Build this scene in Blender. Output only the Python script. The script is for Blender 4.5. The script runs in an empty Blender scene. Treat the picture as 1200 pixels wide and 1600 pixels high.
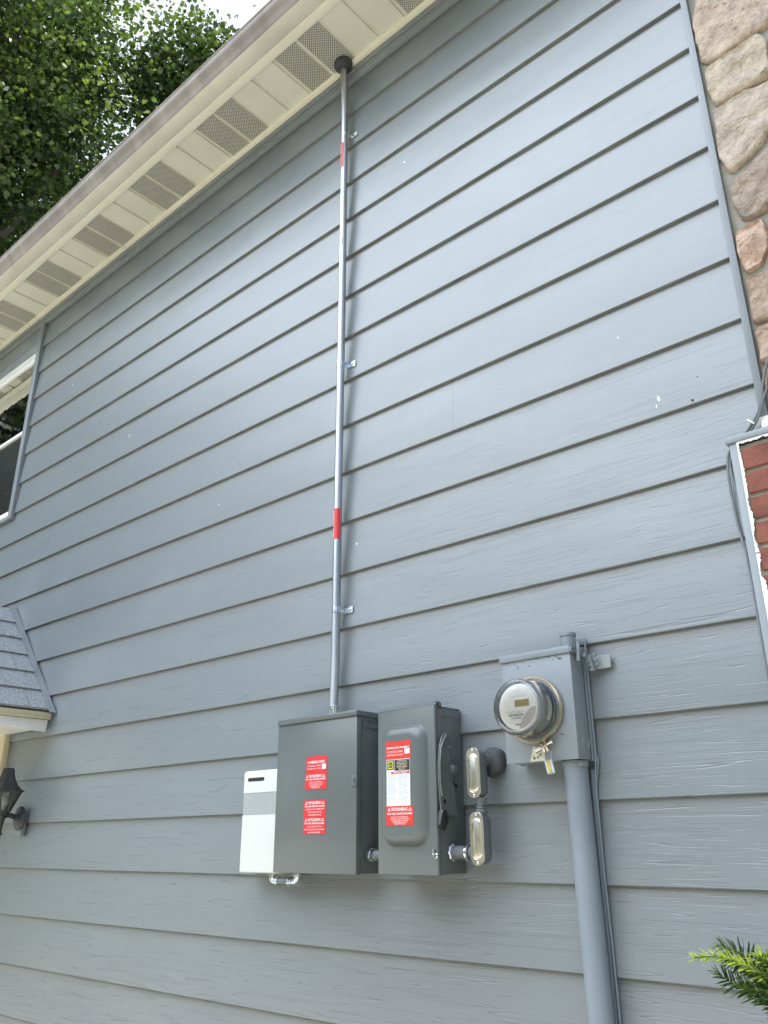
import bpy, bmesh, math, random
import numpy as np
from mathutils import Vector, Matrix, noise

random.seed(7); np.random.seed(7)
SC = bpy.context.scene
COL = SC.collection
R = math.radians

# ------------------------------------------------------------------ camera
cam = bpy.data.cameras.new('camera')
camo = bpy.data.objects.new('camera', cam); COL.objects.link(camo)
CY, CZ, YAW, PIT, ROL, F = -2.33219, 1.5612, 0.728968, 0.379051, -0.0047285, 1302.95
f = Vector((-math.sin(YAW)*math.cos(PIT), math.cos(YAW)*math.cos(PIT), math.sin(PIT)))
r = Vector((math.cos(YAW), math.sin(YAW), 0)); u = r.cross(f)
r2 = math.cos(ROL)*r+math.sin(ROL)*u; u2 = -math.sin(ROL)*r+math.cos(ROL)*u
M = Matrix((r2, u2, -f)).transposed().to_4x4(); M.translation = Vector((0, CY, CZ))
camo.matrix_world = M
cam.sensor_fit = 'VERTICAL'; cam.sensor_height = 24.0; cam.lens = F/1600*24.0
cam.clip_start = 0.05; cam.clip_end = 2000
SC.camera = camo
SC.render.resolution_x = 768; SC.render.resolution_y = 1024

# ------------------------------------------------------------------ sky, sun, exposure
SUN_EL, SUN_AZ = 61.0, 18.5        # azimuth from +x towards +y: the sun stands high along the wall, just behind it
w = bpy.data.worlds.new('World'); SC.world = w; w.use_nodes = True
nt = w.node_tree
sky = nt.nodes.new('ShaderNodeTexSky'); sky.sky_type = 'NISHITA'; sky.sun_disc = False
sky.sun_elevation = R(SUN_EL); sky.sun_rotation = R(90-SUN_AZ)
sky.air_density = 1.1; sky.dust_density = 1.6; sky.ozone_density = 1.0
bg = nt.nodes['Background']
# noise cloud beyond the maple, and an unseen bright bank added for siding sheen
wtc = nt.nodes.new('ShaderNodeTexCoord')
def wn(t, **k):
    q = nt.nodes.new(t)
    for a, v in k.items(): setattr(q, a, v)
    return q
wno = wn('ShaderNodeTexNoise'); wno.inputs['Scale'].default_value = 2.6; wno.inputs['Detail'].default_value = 7; nt.links.new(wtc.outputs['Generated'], wno.inputs['Vector'])
acc = wno.outputs['Fac']
for d_, lo_, hi_, am in (((-.28, -.62, .73), .72, .98, .70), ((-.56, .32, .76), .80, .97, .60)):
    dt = wn('ShaderNodeVectorMath', operation='DOT_PRODUCT'); nt.links.new(wtc.outputs['Generated'], dt.inputs[0]); dt.inputs[1].default_value = Vector(d_).normalized()
    mr = wn('ShaderNodeMapRange', interpolation_type='SMOOTHSTEP'); mr.inputs[1].default_value = lo_; mr.inputs[2].default_value = hi_; mr.inputs[4].default_value = am
    nt.links.new(dt.outputs['Value'], mr.inputs[0]); ad = wn('ShaderNodeMath', operation='ADD'); nt.links.new(acc, ad.inputs[0]); nt.links.new(mr.outputs[0], ad.inputs[1]); acc = ad.outputs[0]
cr = wn('ShaderNodeMapRange', interpolation_type='SMOOTHSTEP'); cr.inputs[1].default_value = .50; cr.inputs[2].default_value = .95; nt.links.new(acc, cr.inputs[0])
wmx = wn('ShaderNodeMix', data_type='RGBA'); nt.links.new(cr.outputs[0], wmx.inputs[0]); nt.links.new(sky.outputs[0], wmx.inputs[6]); wmx.inputs[7].default_value = (5.6, 6.2, 7.0, 1)
bri = wn('ShaderNodeMapRange', interpolation_type='SMOOTHSTEP'); bri.inputs[1].default_value = .70; bri.inputs[2].default_value = .98; bri.inputs[3].default_value = 1.0; bri.inputs[4].default_value = 4.4  # unseen sky patch boosted so the upper right boards shine
d2 = wn('ShaderNodeVectorMath', operation='DOT_PRODUCT'); nt.links.new(wtc.outputs['Generated'], d2.inputs[0]); d2.inputs[1].default_value = Vector((-.20, -.59, .80)).normalized(); nt.links.new(d2.outputs['Value'], bri.inputs[0])
vsc = wn('ShaderNodeVectorMath', operation='SCALE'); nt.links.new(wmx.outputs[2], vsc.inputs[0]); nt.links.new(bri.outputs[0], vsc.inputs['Scale']); nt.links.new(vsc.outputs[0], bg.inputs[0]); bg.inputs[1].default_value = 0.15
sl = bpy.data.lights.new('sun', 'SUN'); sl.energy = 4.0; sl.angle = R(0.53); sl.color = (1, .95, .87)
so = bpy.data.objects.new('sun', sl); COL.objects.link(so)
sd = Vector((math.cos(R(SUN_EL))*math.cos(R(SUN_AZ)), math.cos(R(SUN_EL))*math.sin(R(SUN_AZ)), math.sin(R(SUN_EL))))
so.rotation_euler = sd.to_track_quat('Z', 'Y').to_euler(); so.location = sd*30
SC.view_settings.view_transform = 'Standard'; SC.view_settings.look = 'None'
SC.view_settings.exposure = .57; SC.view_settings.gamma = 1

# ------------------------------------------------------------------ materials
def nodes(m): return m.node_tree.nodes, m.node_tree.links
MATS = {}
def mat(name, col, rough=.5, metal=0., var=0., vscale=3., bump=0., bscale=60., spec=.5, stretch=(1, 1, 1), coat=0., **kw):
    m = bpy.data.materials.new(name); m.use_nodes = True; n, l = nodes(m)
    b = n['Principled BSDF']
    b.inputs['Base Color'].default_value = (*col, 1); b.inputs['Roughness'].default_value = rough
    b.inputs['Metallic'].default_value = metal; b.inputs['Specular IOR Level'].default_value = spec
    b.inputs['Coat Weight'].default_value = coat
    tc = n.new('ShaderNodeTexCoord'); mp = n.new('ShaderNodeMapping'); mp.inputs['Scale'].default_value = stretch
    l.new(tc.outputs['Object'], mp.inputs[0])
    if var:
        t = n.new('ShaderNodeTexNoise'); t.inputs['Scale'].default_value = vscale; t.inputs['Detail'].default_value = 6
        l.new(mp.outputs[0], t.inputs['Vector'])
        c = n.new('ShaderNodeValToRGB'); c.color_ramp.elements[0].position = .3; c.color_ramp.elements[1].position = .7
        dk = kw.get('dark', tuple(v*(1-var) for v in col)); lt = kw.get('light', tuple(min(1, v*(1+var)) for v in col))
        c.color_ramp.elements[0].color = (*dk, 1); c.color_ramp.elements[1].color = (*lt, 1)
        l.new(t.outputs['Fac'], c.inputs[0]); l.new(c.outputs[0], b.inputs['Base Color'])
        if kw.get('rvar'):
            mr = n.new('ShaderNodeMapRange'); mr.inputs[3].default_value = rough-kw['rvar']; mr.inputs[4].default_value = rough+kw['rvar']
            l.new(t.outputs['Fac'], mr.inputs[0]); l.new(mr.outputs[0], b.inputs['Roughness'])
    if bump:
        t = n.new('ShaderNodeTexNoise'); t.inputs['Scale'].default_value = bscale; t.inputs['Detail'].default_value = 5
        l.new(mp.outputs[0], t.inputs['Vector'])
        bp = n.new('ShaderNodeBump'); bp.inputs['Strength'].default_value = 1; bp.inputs['Distance'].default_value = bump
        l.new(t.outputs['Fac'], bp.inputs['Height']); l.new(bp.outputs[0], b.inputs['Normal'])
    MATS[name] = m
    return m

SIDE_C = (.178, .200, .210)
def siding_mat(name='painted_siding', baked_light=True):
    m = bpy.data.materials.new(name); m.use_nodes = True; n, l = nodes(m); b = n['Principled BSDF']
    tc = n.new('ShaderNodeTexCoord'); sep = n.new('ShaderNodeSeparateXYZ'); l.new(tc.outputs['Object'], sep.inputs[0])
    def noise_(scale, st, det=4, dist=0.):
        mp = n.new('ShaderNodeMapping'); mp.inputs['Scale'].default_value = st; l.new(tc.outputs['Object'], mp.inputs[0])
        t = n.new('ShaderNodeTexNoise'); t.inputs['Scale'].default_value = scale; t.inputs['Detail'].default_value = det
        t.inputs['Distortion'].default_value = dist
        l.new(mp.outputs[0], t.inputs['Vector']); return t.outputs['Fac']
    def ramp(x, p0, p1, c0=(0, 0, 0, 1), c1=(1, 1, 1, 1)):
        c = n.new('ShaderNodeValToRGB'); c.color_ramp.elements[0].position = p0; c.color_ramp.elements[1].position = p1
        c.color_ramp.elements[0].color = c0; c.color_ramp.elements[1].color = c1; l.new(x, c.inputs[0]); return c.outputs[0]
    def math_(op, a, bb, c=None):
        k = n.new('ShaderNodeMath'); k.operation = op
        for i, v in enumerate((a, bb, c)):
            if v is None: continue
            if hasattr(v, 'links'): l.new(v, k.inputs[i])
            else: k.inputs[i].default_value = v
        return k.outputs[0]
    def mix(fac, a, bb):
        k = n.new('ShaderNodeMix'); k.data_type = 'RGBA'
        if hasattr(fac, 'links'): l.new(fac, k.inputs[0])
        else: k.inputs[0].default_value = fac
        for i, v in ((6, a), (7, bb)):
            if hasattr(v, 'links'): l.new(v, k.inputs[i])
            else: k.inputs[i].default_value = (*v, 1)
        return k.outputs[2]
    big = ramp(noise_(.9, (1, 1, 1.6), 5), .35, .68)
    c = mix(big, tuple(v*.93 for v in SIDE_C), tuple(v*1.05 for v in SIDE_C))
    stp = math_('FLOOR', math_('DIVIDE', math_('SUBTRACT', sep.outputs[2], 1.4495), .2286), 0)
    wh = n.new('ShaderNodeTexWhiteNoise'); wh.noise_dimensions = '1D'; l.new(stp, wh.inputs['W'])
    c = mix(math_('MULTIPLY', wh.outputs[0], .30), c, tuple(v*.86 for v in SIDE_C))
    rub = ramp(noise_(1.1, (1, 1, 1.2), 8), .60, .74)
    rubf = math_('MULTIPLY', math_('MULTIPLY', rub, noise_(1, (9, 9, 60), 3)), .40)
    c = mix(rubf, c, (.29, .315, .33))
    runs = ramp(noise_(1, (14, 14, .8), 4), .60, .78)
    c = mix(math_('MULTIPLY', runs, .14), c, (.14, .145, .135))
    # painted occlusion and warm bounce in a band under every lap, ragged with noise
    if baked_light:
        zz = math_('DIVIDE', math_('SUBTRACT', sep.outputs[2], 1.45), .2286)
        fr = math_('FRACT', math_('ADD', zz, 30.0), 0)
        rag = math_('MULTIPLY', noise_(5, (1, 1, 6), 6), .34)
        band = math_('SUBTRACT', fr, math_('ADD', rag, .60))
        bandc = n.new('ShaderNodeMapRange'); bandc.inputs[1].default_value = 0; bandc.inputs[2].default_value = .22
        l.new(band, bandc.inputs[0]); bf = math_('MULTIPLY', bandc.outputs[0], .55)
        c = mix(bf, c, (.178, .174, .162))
        low = n.new('ShaderNodeMapRange'); low.inputs[1].default_value = 1.9; low.inputs[2].default_value = .9  # warm ground bounce painted onto the lowest boards
        l.new(sep.outputs[2], low.inputs[0])
        lowf = math_('MULTIPLY', math_('MULTIPLY', low.outputs[0], noise_(1.7, (1, 1, 2), 5)), .75)
        c = mix(lowf, c, (.215, .210, .198))
    # wood grain: long wavy cracks in the embossed board
    g = noise_(1, (1.0, 1.0, 34), 1.2, .12)
    ridge = math_('ABSOLUTE', math_('SUBTRACT', math_('FRACT', math_('MULTIPLY', g, 9.0), 0), .5), 0)
    crack = n.new('ShaderNodeMapRange'); crack.inputs[1].default_value = .0; crack.inputs[1].default_value = .02; crack.inputs[2].default_value = .085
    l.new(ridge, crack.inputs[0])
    gate0 = ramp(noise_(1, (3.5, 3.5, 70), 3), .42, .54)
    wth = n.new('ShaderNodeMapRange'); wth.inputs[1].default_value = 1.6; wth.inputs[2].default_value = 3.2; wth.inputs[3].default_value = 1.0; wth.inputs[4].default_value = .22
    l.new(sep.outputs[2], wth.inputs[0]); gate = math_('MULTIPLY', gate0, wth.outputs[0])
    crk = math_('SUBTRACT', 1.0, math_('MULTIPLY', math_('SUBTRACT', 1.0, crack.outputs[0]), gate))
    c = mix(math_('MULTIPLY', math_('SUBTRACT', 1.0, crk), .40), c, tuple(v*.45 for v in SIDE_C))
    l.new(c, b.inputs['Base Color'])
    fine = noise_(1, (24, 24, 260), 3, .3)
    hgt = math_('ADD', math_('MULTIPLY', crk, .8), math_('MULTIPLY', fine, .12))
    # sheets are never dead flat: a slow buckle
    bk = noise_(1.3, (.7, 1, 2.0), 2)
    bp0 = n.new('ShaderNodeBump'); bp0.inputs['Distance'].default_value = .018; bp0.inputs['Strength'].default_value = .5; l.new(bk, bp0.inputs['Height'])
    bp = n.new('ShaderNodeBump'); bp.inputs['Distance'].default_value = .0009; bp.inputs['Strength'].default_value = .8
    l.new(hgt, bp.inputs['Height']); l.new(bp0.outputs[0], bp.inputs['Normal']); l.new(bp.outputs[0], b.inputs['Normal'])
    b.inputs['Roughness'].default_value = .34; b.inputs['Specular IOR Level'].default_value = .75
    return m

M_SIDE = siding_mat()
M_LAPSHADE = mat('shaded_board_edge', (.175, .175, .165), .8, var=.25, vscale=8, stretch=(1, 1, 1))  # lap shade painted into the colour of the board undersides
M_TRIM = mat('painted_trim', (.215, .236, .252), .4, var=.08, vscale=5, bump=.0004, bscale=80)
M_CREAM = mat('cream_aluminium', (.80, .75, .62), .42, var=.05, vscale=3, bump=.0003, bscale=30)
M_CREAMD = mat('cream_soffit', (.68, .65, .55), .5, var=.05, vscale=4, bump=.0003, bscale=40)
M_GUTTER = mat('stained_gutter', (.20, .16, .13), .6, var=.35, vscale=2.2, stretch=(3.5, 1, .8), dark=(.22, .188, .165), light=(.37, .325, .29), bump=.0005, bscale=30)
M_GBOT = mat('gutter_underside', (.70, .66, .56), .5, var=.12, vscale=3, bump=.0004, bscale=20)
M_SHING = mat('asphalt_shingle', (.27, .29, .30), .95, var=.55, vscale=140, bump=.003, bscale=220)
M_GROOVE = mat('shingle_slot', (.035, .035, .04), .95, bump=.001, bscale=80)
M_WHITE = mat('white_trim', (.78, .77, .73), .45, var=.05, vscale=4, bump=.0004, bscale=40)
M_DOORF = mat('cream_door_paint', (.60, .53, .37), .5, var=.05, vscale=4, bump=.0006, bscale=25)
M_MORTAR = mat('grey_mortar', (.30, .28, .235), .95, var=.22, vscale=9, bump=.006, bscale=45)
M_GREYBOX = mat('grey_enamel', (.112, .124, .121), .34, var=.06, vscale=2.5, bump=.0004, bscale=7, spec=.5, coat=.15)
M_GREYDK = mat('grey_enamel_edge', (.11, .125, .13), .4, var=.06, vscale=3, bump=.0003, bscale=30)
M_BLACK = mat('black_plastic', (.018, .018, .018), .42, var=.2, vscale=20, bump=.0003, bscale=200)
M_GALV = mat('galvanised_steel', (.50, .515, .53), .42, metal=1, var=.14, vscale=9, stretch=(1, 1, .25), bump=.0003, bscale=60, rvar=.10)
M_ZINC = mat('zinc_plated', (.70, .73, .74), .22, metal=1, var=.18, vscale=30, bump=.0002, bscale=120, rvar=.08)
M_STEEL = mat('stainless_cover', (.66, .62, .54), .27, metal=1, var=.10, vscale=14, bump=.0002, bscale=90, rvar=.08)
M_CAST = mat('cast_grey_fitting', (.14, .15, .16), .55, var=.10, vscale=25, bump=.0008, bscale=160)
M_PUTTY = mat('duct_seal_putty', (.055, .058, .062), .85, var=.25, vscale=14, bump=.006, bscale=26)
M_METERP = mat('painted_meter_box', (.205, .230, .250), .38, var=.09, vscale=7, bump=.0007, bscale=26, rvar=.05)
M_PIPE = mat('painted_pipe', (.20, .23, .26), .42, var=.09, vscale=8, bump=.0008, bscale=40, stretch=(1, 1, .5))
M_RED = mat('red_vinyl', (.60, .030, .036), .38, var=.06, vscale=30)
M_REDF = mat('red_vinyl_sunned', (.60, .040, .032), .38, var=.06, vscale=30)
M_LETTER = mat('white_ink', (.80, .72, .70), .5, var=.03, vscale=60)
M_PINK = mat('pale_write_in_patch', (.80, .60, .60), .5, var=.08, vscale=160)
M_PAPER = mat('white_label', (.68, .69, .68), .4, var=.03, vscale=50)
M_INK = mat('grey_ink', (.22, .23, .24), .6, var=.05, vscale=80)
M_DINK = mat('dark_ink', (.06, .06, .06), .6, var=.05, vscale=80)
M_LBLBLK = mat('black_label', (.030, .026, .018), .4, var=.1, vscale=50)
M_YEL = mat('yellow_ink', (.60, .55, .10), .45, var=.06, vscale=60)
M_TAN = mat('tan_ink', (.66, .58, .42), .5, var=.06, vscale=60)
M_INV = mat('white_powder_coat', (.60, .605, .575), .38, var=.03, vscale=3, bump=.0004, bscale=70)
M_INVB = mat('grey_band', (.33, .345, .345), .42, var=.04, vscale=5, bump=.0004, bscale=70)
M_DARK = mat('dark_void', (.012, .013, .014), .6, var=.3, vscale=8)
M_LAMP = mat('black_lantern_paint', (.030, .034, .036), .45, var=.25, vscale=12, bump=.0006, bscale=60)
M_BRASS = mat('aged_ring_steel', (.74, .62, .46), .30, metal=1, var=.12, vscale=20, rvar=.08)
M_YELTAG = mat('yellow_plastic', (.50, .40, .12), .4, var=.12, vscale=40)
M_CABLE = mat('painted_cable', (.17, .185, .195), .5, var=.22, vscale=22, bump=.0006, bscale=90)
M_CABLEB = mat('black_cable', (.035, .037, .04), .5, var=.25, vscale=22, bump=.0005, bscale=90)
M_FACE = mat('meter_face', (.82, .81, .76), .45, var=.03, vscale=20)
M_FACEG = mat('meter_face_grey', (.48, .46, .42), .5, var=.04, vscale=20)
M_LCD = mat('lcd_window', (.33, .28, .12), .15, var=.14, vscale=30)
M_PALE = mat('worn_sticker_residue', (.55, .54, .42), .7, var=.18, vscale=40)
M_CAULK = mat('white_caulk', (.82, .82, .79), .75, var=.08, vscale=30, bump=.004, bscale=70)
M_CONC = mat('concrete', (.58, .54, .46), .9, var=.14, vscale=2.2, bump=.002, bscale=90)
M_BARK = mat('bark', (.09, .075, .06), .95, var=.4, vscale=6, bump=.03, bscale=12, stretch=(1, 1, .3))
M_TWIG = mat('yew_twig', (.16, .22, .05), .7, var=.3, vscale=60)
M_PLASTIC = mat('clear_tag_plastic', (.55, .57, .56), .15, var=.15, vscale=60)

def glass_mat(name, col=(1, 1, 1), rough=.02, alpha_mix=.0):
    m = bpy.data.materials.new(name); m.use_nodes = True; n, l = nodes(m)
    n.remove(n['Principled BSDF']); out = n['Material Output']
    fr = n.new('ShaderNodeFresnel'); fr.inputs[0].default_value = 1.5
    g = n.new('ShaderNodeBsdfGlossy'); g.inputs['Roughness'].default_value = rough
    t = n.new('ShaderNodeBsdfTransparent'); t.inputs[0].default_value = (*col, 1)
    no = n.new('ShaderNodeTexNoise'); no.inputs['Scale'].default_value = 9
    bp = n.new('ShaderNodeBump'); bp.inputs['Distance'].default_value = .0004; l.new(no.outputs['Fac'], bp.inputs['Height'])
    l.new(bp.outputs[0], g.inputs['Normal'])
    add = n.new('ShaderNodeMath'); add.operation = 'ADD'; add.inputs[1].default_value = alpha_mix; add.use_clamp = True
    l.new(fr.outputs[0], add.inputs[0])
    mx = n.new('ShaderNodeMixShader'); l.new(add.outputs[0], mx.inputs[0]); l.new(t.outputs[0], mx.inputs[1]); l.new(g.outputs[0], mx.inputs[2])
    l.new(mx.outputs[0], out.inputs[0]); return m
M_GLASS = glass_mat('window_glass', (.9, .93, .92), .02, .0)
M_MGLASS = glass_mat('meter_glass', (1, 1, 1), .04, .03)
M_LGLASS = glass_mat('lantern_glass', (.80, .82, .80), .25, .10)

def vent_mat():
    m = bpy.data.materials.new('perforated_soffit'); m.use_nodes = True; n, l = nodes(m); b = n['Principled BSDF']
    tc = n.new('ShaderNodeTexCoord'); sep = n.new('ShaderNodeSeparateXYZ'); l.new(tc.outputs['Object'], sep.inputs[0])
    def mt(op, a, bb=0., c=0.):
        k = n.new('ShaderNodeMath'); k.operation = op
        for i, v in enumerate((a, bb, c)):
            if hasattr(v, 'links'): l.new(v, k.inputs[i])
            else: k.inputs[i].default_value = v
        return k.outputs[0]
    P = .0140
    def dots(ox, oy):
        fx = mt('SUBTRACT', mt('FRACT', mt('ADD', mt('DIVIDE', sep.outputs[0], P), 5000+ox)), .5)
        fy = mt('SUBTRACT', mt('FRACT', mt('ADD', mt('DIVIDE', sep.outputs[1], P), 5000+oy)), .5)
        d = mt('SQRT', mt('ADD', mt('MULTIPLY', fx, fx), mt('MULTIPLY', fy, fy)))
        return mt('LESS_THAN', d, .27)
    h = mt('MAXIMUM', dots(0, 0), dots(.5, .5))
    k = n.new('ShaderNodeMix'); k.data_type = 'RGBA'; l.new(h, k.inputs[0])
    k.inputs[6].default_value = (.62, .59, .50, 1); k.inputs[7].default_value = (.10, .095, .08, 1)
    l.new(k.outputs[2], b.inputs['Base Color']); b.inputs['Roughness'].default_value = .55
    bp = n.new('ShaderNodeBump'); bp.inputs['Distance'].default_value = .001; l.new(mt('SUBTRACT', 1., h), bp.inputs['Height']); l.new(bp.outputs[0], b.inputs['Normal'])
    return m
M_VENT = vent_mat()

def stone_mat():
    m = bpy.data.materials.new('tan_fieldstone'); m.use_nodes = True; n, l = nodes(m); b = n['Principled BSDF']
    tc = n.new('ShaderNodeTexCoord'); g = n.new('ShaderNodeNewGeometry')
    t = n.new('ShaderNodeTexNoise'); t.inputs['Scale'].default_value = 13; t.inputs['Detail'].default_value = 10; t.inputs['Roughness'].default_value = .75
    l.new(tc.outputs['Object'], t.inputs[0])
    c = n.new('ShaderNodeValToRGB'); e = c.color_ramp.elements
    e[0].position = .30; e[0].color = (.28, .225, .185, 1); e[1].position = .72; e[1].color = (.66, .555, .455, 1)
    x = e.new(.52); x.color = (.48, .395, .32, 1); l.new(t.outputs['Fac'], c.inputs[0])
    at = n.new('ShaderNodeVertexColor'); at.layer_name = 'tone'
    mx = n.new('ShaderNodeMix'); mx.data_type = 'RGBA'; mx.blend_type = 'MULTIPLY'; mx.inputs[0].default_value = 1
    l.new(c.outputs[0], mx.inputs[6]); l.new(at.outputs[0], mx.inputs[7]); l.new(mx.outputs[2], b.inputs['Base Color'])
    v = n.new('ShaderNodeTexNoise'); v.inputs['Scale'].default_value = 34; v.inputs['Detail'].default_value = 8; l.new(tc.outputs['Object'], v.inputs[0])
    w2 = n.new('ShaderNodeTexVoronoi'); w2.inputs['Scale'].default_value = 45; l.new(tc.outputs['Object'], w2.inputs[0])
    pit = n.new('ShaderNodeMapRange'); pit.inputs[1].default_value = .0; pit.inputs[2].default_value = .22; l.new(w2.outputs['Distance'], pit.inputs[0])
    a = n.new('ShaderNodeMath'); a.operation = 'MULTIPLY_ADD'; a.inputs[1].default_value = .25; l.new(pit.outputs[0], a.inputs[0]); l.new(v.outputs['Fac'], a.inputs[2])
    bp = n.new('ShaderNodeBump'); bp.inputs['Distance'].default_value = .022; l.new(a.outputs[0], bp.inputs['Height']); l.new(bp.outputs[0], b.inputs['Normal'])
    b.inputs['Roughness'].default_value = .92
    return m
M_STONE = stone_mat()
M_BRICK = mat('red_brick', (.25, .060, .040), .9, var=.30, vscale=14, bump=.004, bscale=60, dark=(.135, .046, .033), light=(.25, .088, .060))
M_BMORT = mat('brick_mortar', (.36, .34, .27), .95, var=.15, vscale=30, bump=.003, bscale=90)

def leaf_mat(name, c0, c1, trans=.35, rough=.38):
    m = bpy.data.materials.new(name); m.use_nodes = True; n, l = nodes(m); b = n['Principled BSDF']; out = n['Material Output']
    tc = n.new('ShaderNodeTexCoord'); t = n.new('ShaderNodeTexNoise'); t.inputs['Scale'].default_value = 2.2 if 'maple' in name else 40; t.inputs['Detail'].default_value = 6
    l.new(tc.outputs['Object'], t.inputs[0])
    at = n.new('ShaderNodeVertexColor'); at.layer_name = 'tone'
    c = n.new('ShaderNodeMix'); c.data_type = 'RGBA'; l.new(at.outputs[0], c.inputs[0]); c.inputs[6].default_value = (*c0, 1); c.inputs[7].default_value = (*c1, 1)
    l.new(c.outputs[2], b.inputs['Base Color']); b.inputs['Roughness'].default_value = rough; b.inputs['Specular IOR Level'].default_value = .5
    tr = n.new('ShaderNodeBsdfTranslucent'); k = n.new('ShaderNodeMix'); k.data_type = 'RGBA'; k.blend_type = 'MULTIPLY'; k.inputs[0].default_value = 1
    l.new(c.outputs[2], k.inputs[6]); k.inputs[7].default_value = (1.5, 1.7, .65, 1); l.new(k.outputs[2], tr.inputs[0])
    mx = n.new('ShaderNodeMixShader'); mx.inputs[0].default_value = trans; l.new(b.outputs[0], mx.inputs[1]); l.new(tr.outputs[0], mx.inputs[2]); l.new(mx.outputs[0], out.inputs[0])
    return m
M_LEAF = leaf_mat('maple_leaf', (.020, .040, .018), (.165, .205, .080), .48, .26)
M_NEEDLE = leaf_mat('yew_needle', (.030, .066, .030), (.32, .38, .06), .4)
M_LEAFD = leaf_mat('maple_leaf_dark', (.012, .020, .012), (.030, .042, .020), .1, .5)
M_GRASS = mat('grass', (.10, .15, .045), .9, var=.4, vscale=8, bump=.02, bscale=60)

# ------------------------------------------------------------------ mesh helpers
class MB:
    def __init__(s): s.bm = bmesh.new(); s.mi = 0
    def _f(s, faces):
        for f_ in faces: f_.material_index = s.mi
    def poly(s, pts):
        vs = [s.bm.verts.new(p) for p in pts]; f_ = s.bm.faces.new(vs); s._f([f_]); return f_
    def box(s, x0, x1, y0, y1, z0, z1, bev=0., seg=2):
        r_ = bmesh.ops.create_cube(s.bm, size=1.0); vs = r_['verts']
        for v in vs: v.co = Vector(((x0+x1)/2+v.co.x*(x1-x0), (y0+y1)/2+v.co.y*(y1-y0), (z0+z1)/2+v.co.z*(z1-z0)))
        fs = list({f_ for v in vs for f_ in v.link_faces}); s._f(fs)
        if bev:
            es = list({e for v in vs for e in v.link_edges})
            bmesh.ops.bevel(s.bm, geom=es, offset=bev, segments=seg, profile=.5, affect='EDGES', material=-1)
        return s
    def obox(s, c, ax, ay, az, hx, hy, hz, bev=0.):
        c = Vector(c); ax, ay, az = (Vector(v).normalized() for v in (ax, ay, az))
        r_ = bmesh.ops.create_cube(s.bm, size=2.0); vs = r_['verts']
        for v in vs: v.co = c+ax*(v.co.x*hx)+ay*(v.co.y*hy)+az*(v.co.z*hz)
        fs = list({f_ for v in vs for f_ in v.link_faces}); s._f(fs)
        if bev:
            es = list({e for v in vs for e in v.link_edges})
            bmesh.ops.bevel(s.bm, geom=es, offset=bev, segments=2, profile=.5, affect='EDGES', material=-1)
        return s
    def rings(s, rings, cap0=True, cap1=True, closed=True):
        V = [[s.bm.verts.new(p) for p in rg] for rg in rings]; fs = []
        n_ = len(V[0])
        for a, b_ in zip(V, V[1:]):
            for i in range(n_ if closed else n_-1):
                j = (i+1) % n_
                fs.append(s.bm.faces.new((a[i], a[j], b_[j], b_[i])))
        if cap0: fs.append(s.bm.faces.new(V[0][::-1]))
        if cap1: fs.append(s.bm.faces.new(V[-1]))
        s._f(fs); return s
    def tube(s, path, rad, seg=16, cap=True):
        path = [Vector(p) for p in path]; n_ = len(path)
        rad = rad if isinstance(rad, (list, tuple)) else [rad]*n_
        T = []
        for i in range(n_):
            t = (path[min(i+1, n_-1)]-path[max(i-1, 0)]); T.append(t.normalized() if t.length > 1e-9 else Vector((0, 0, 1)))
        up = Vector((0, 0, 1)) if abs(T[0].z) < .9 else Vector((0, 1, 0))
        nrm = T[0].cross(up).normalized(); rg = []
        for i in range(n_):
            nrm = (nrm-T[i]*nrm.dot(T[i])).normalized(); bn = T[i].cross(nrm)
            rg.append([path[i]+(nrm*math.cos(a)+bn*math.sin(a))*rad[i] for a in [2*math.pi*k/seg for k in range(seg)]])
        return s.rings(rg, cap, cap)
    def lathe(s, org, axis, prof, seg=40, cap0=True, cap1=True):
        # prof: (distance along axis, radius)
        org = Vector(org); ax = Vector(axis).normalized(); up = Vector((0, 0, 1)) if abs(ax.z) < .9 else Vector((1, 0, 0))
        n1 = ax.cross(up).normalized(); n2 = ax.cross(n1)
        return s.rings([[org+ax*d+(n1*math.cos(a)+n2*math.sin(a))*max(q, 1e-4) for a in [2*math.pi*k/seg for k in range(seg)]] for d, q in prof], cap0, cap1)
    def prism(s, pts, vec, bev=0.):
        vec = Vector(vec); a = [Vector(p) for p in pts]; before = set(s.bm.verts)
        s.rings([a, [p+vec for p in a]])
        if bev:
            vs = [v for v in s.bm.verts if v not in before]
            es = list({e for v in vs for e in v.link_edges})
            bmesh.ops.bevel(s.bm, geom=es, offset=bev, segments=2, profile=.5, affect='EDGES', material=-1)
        return s

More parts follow.
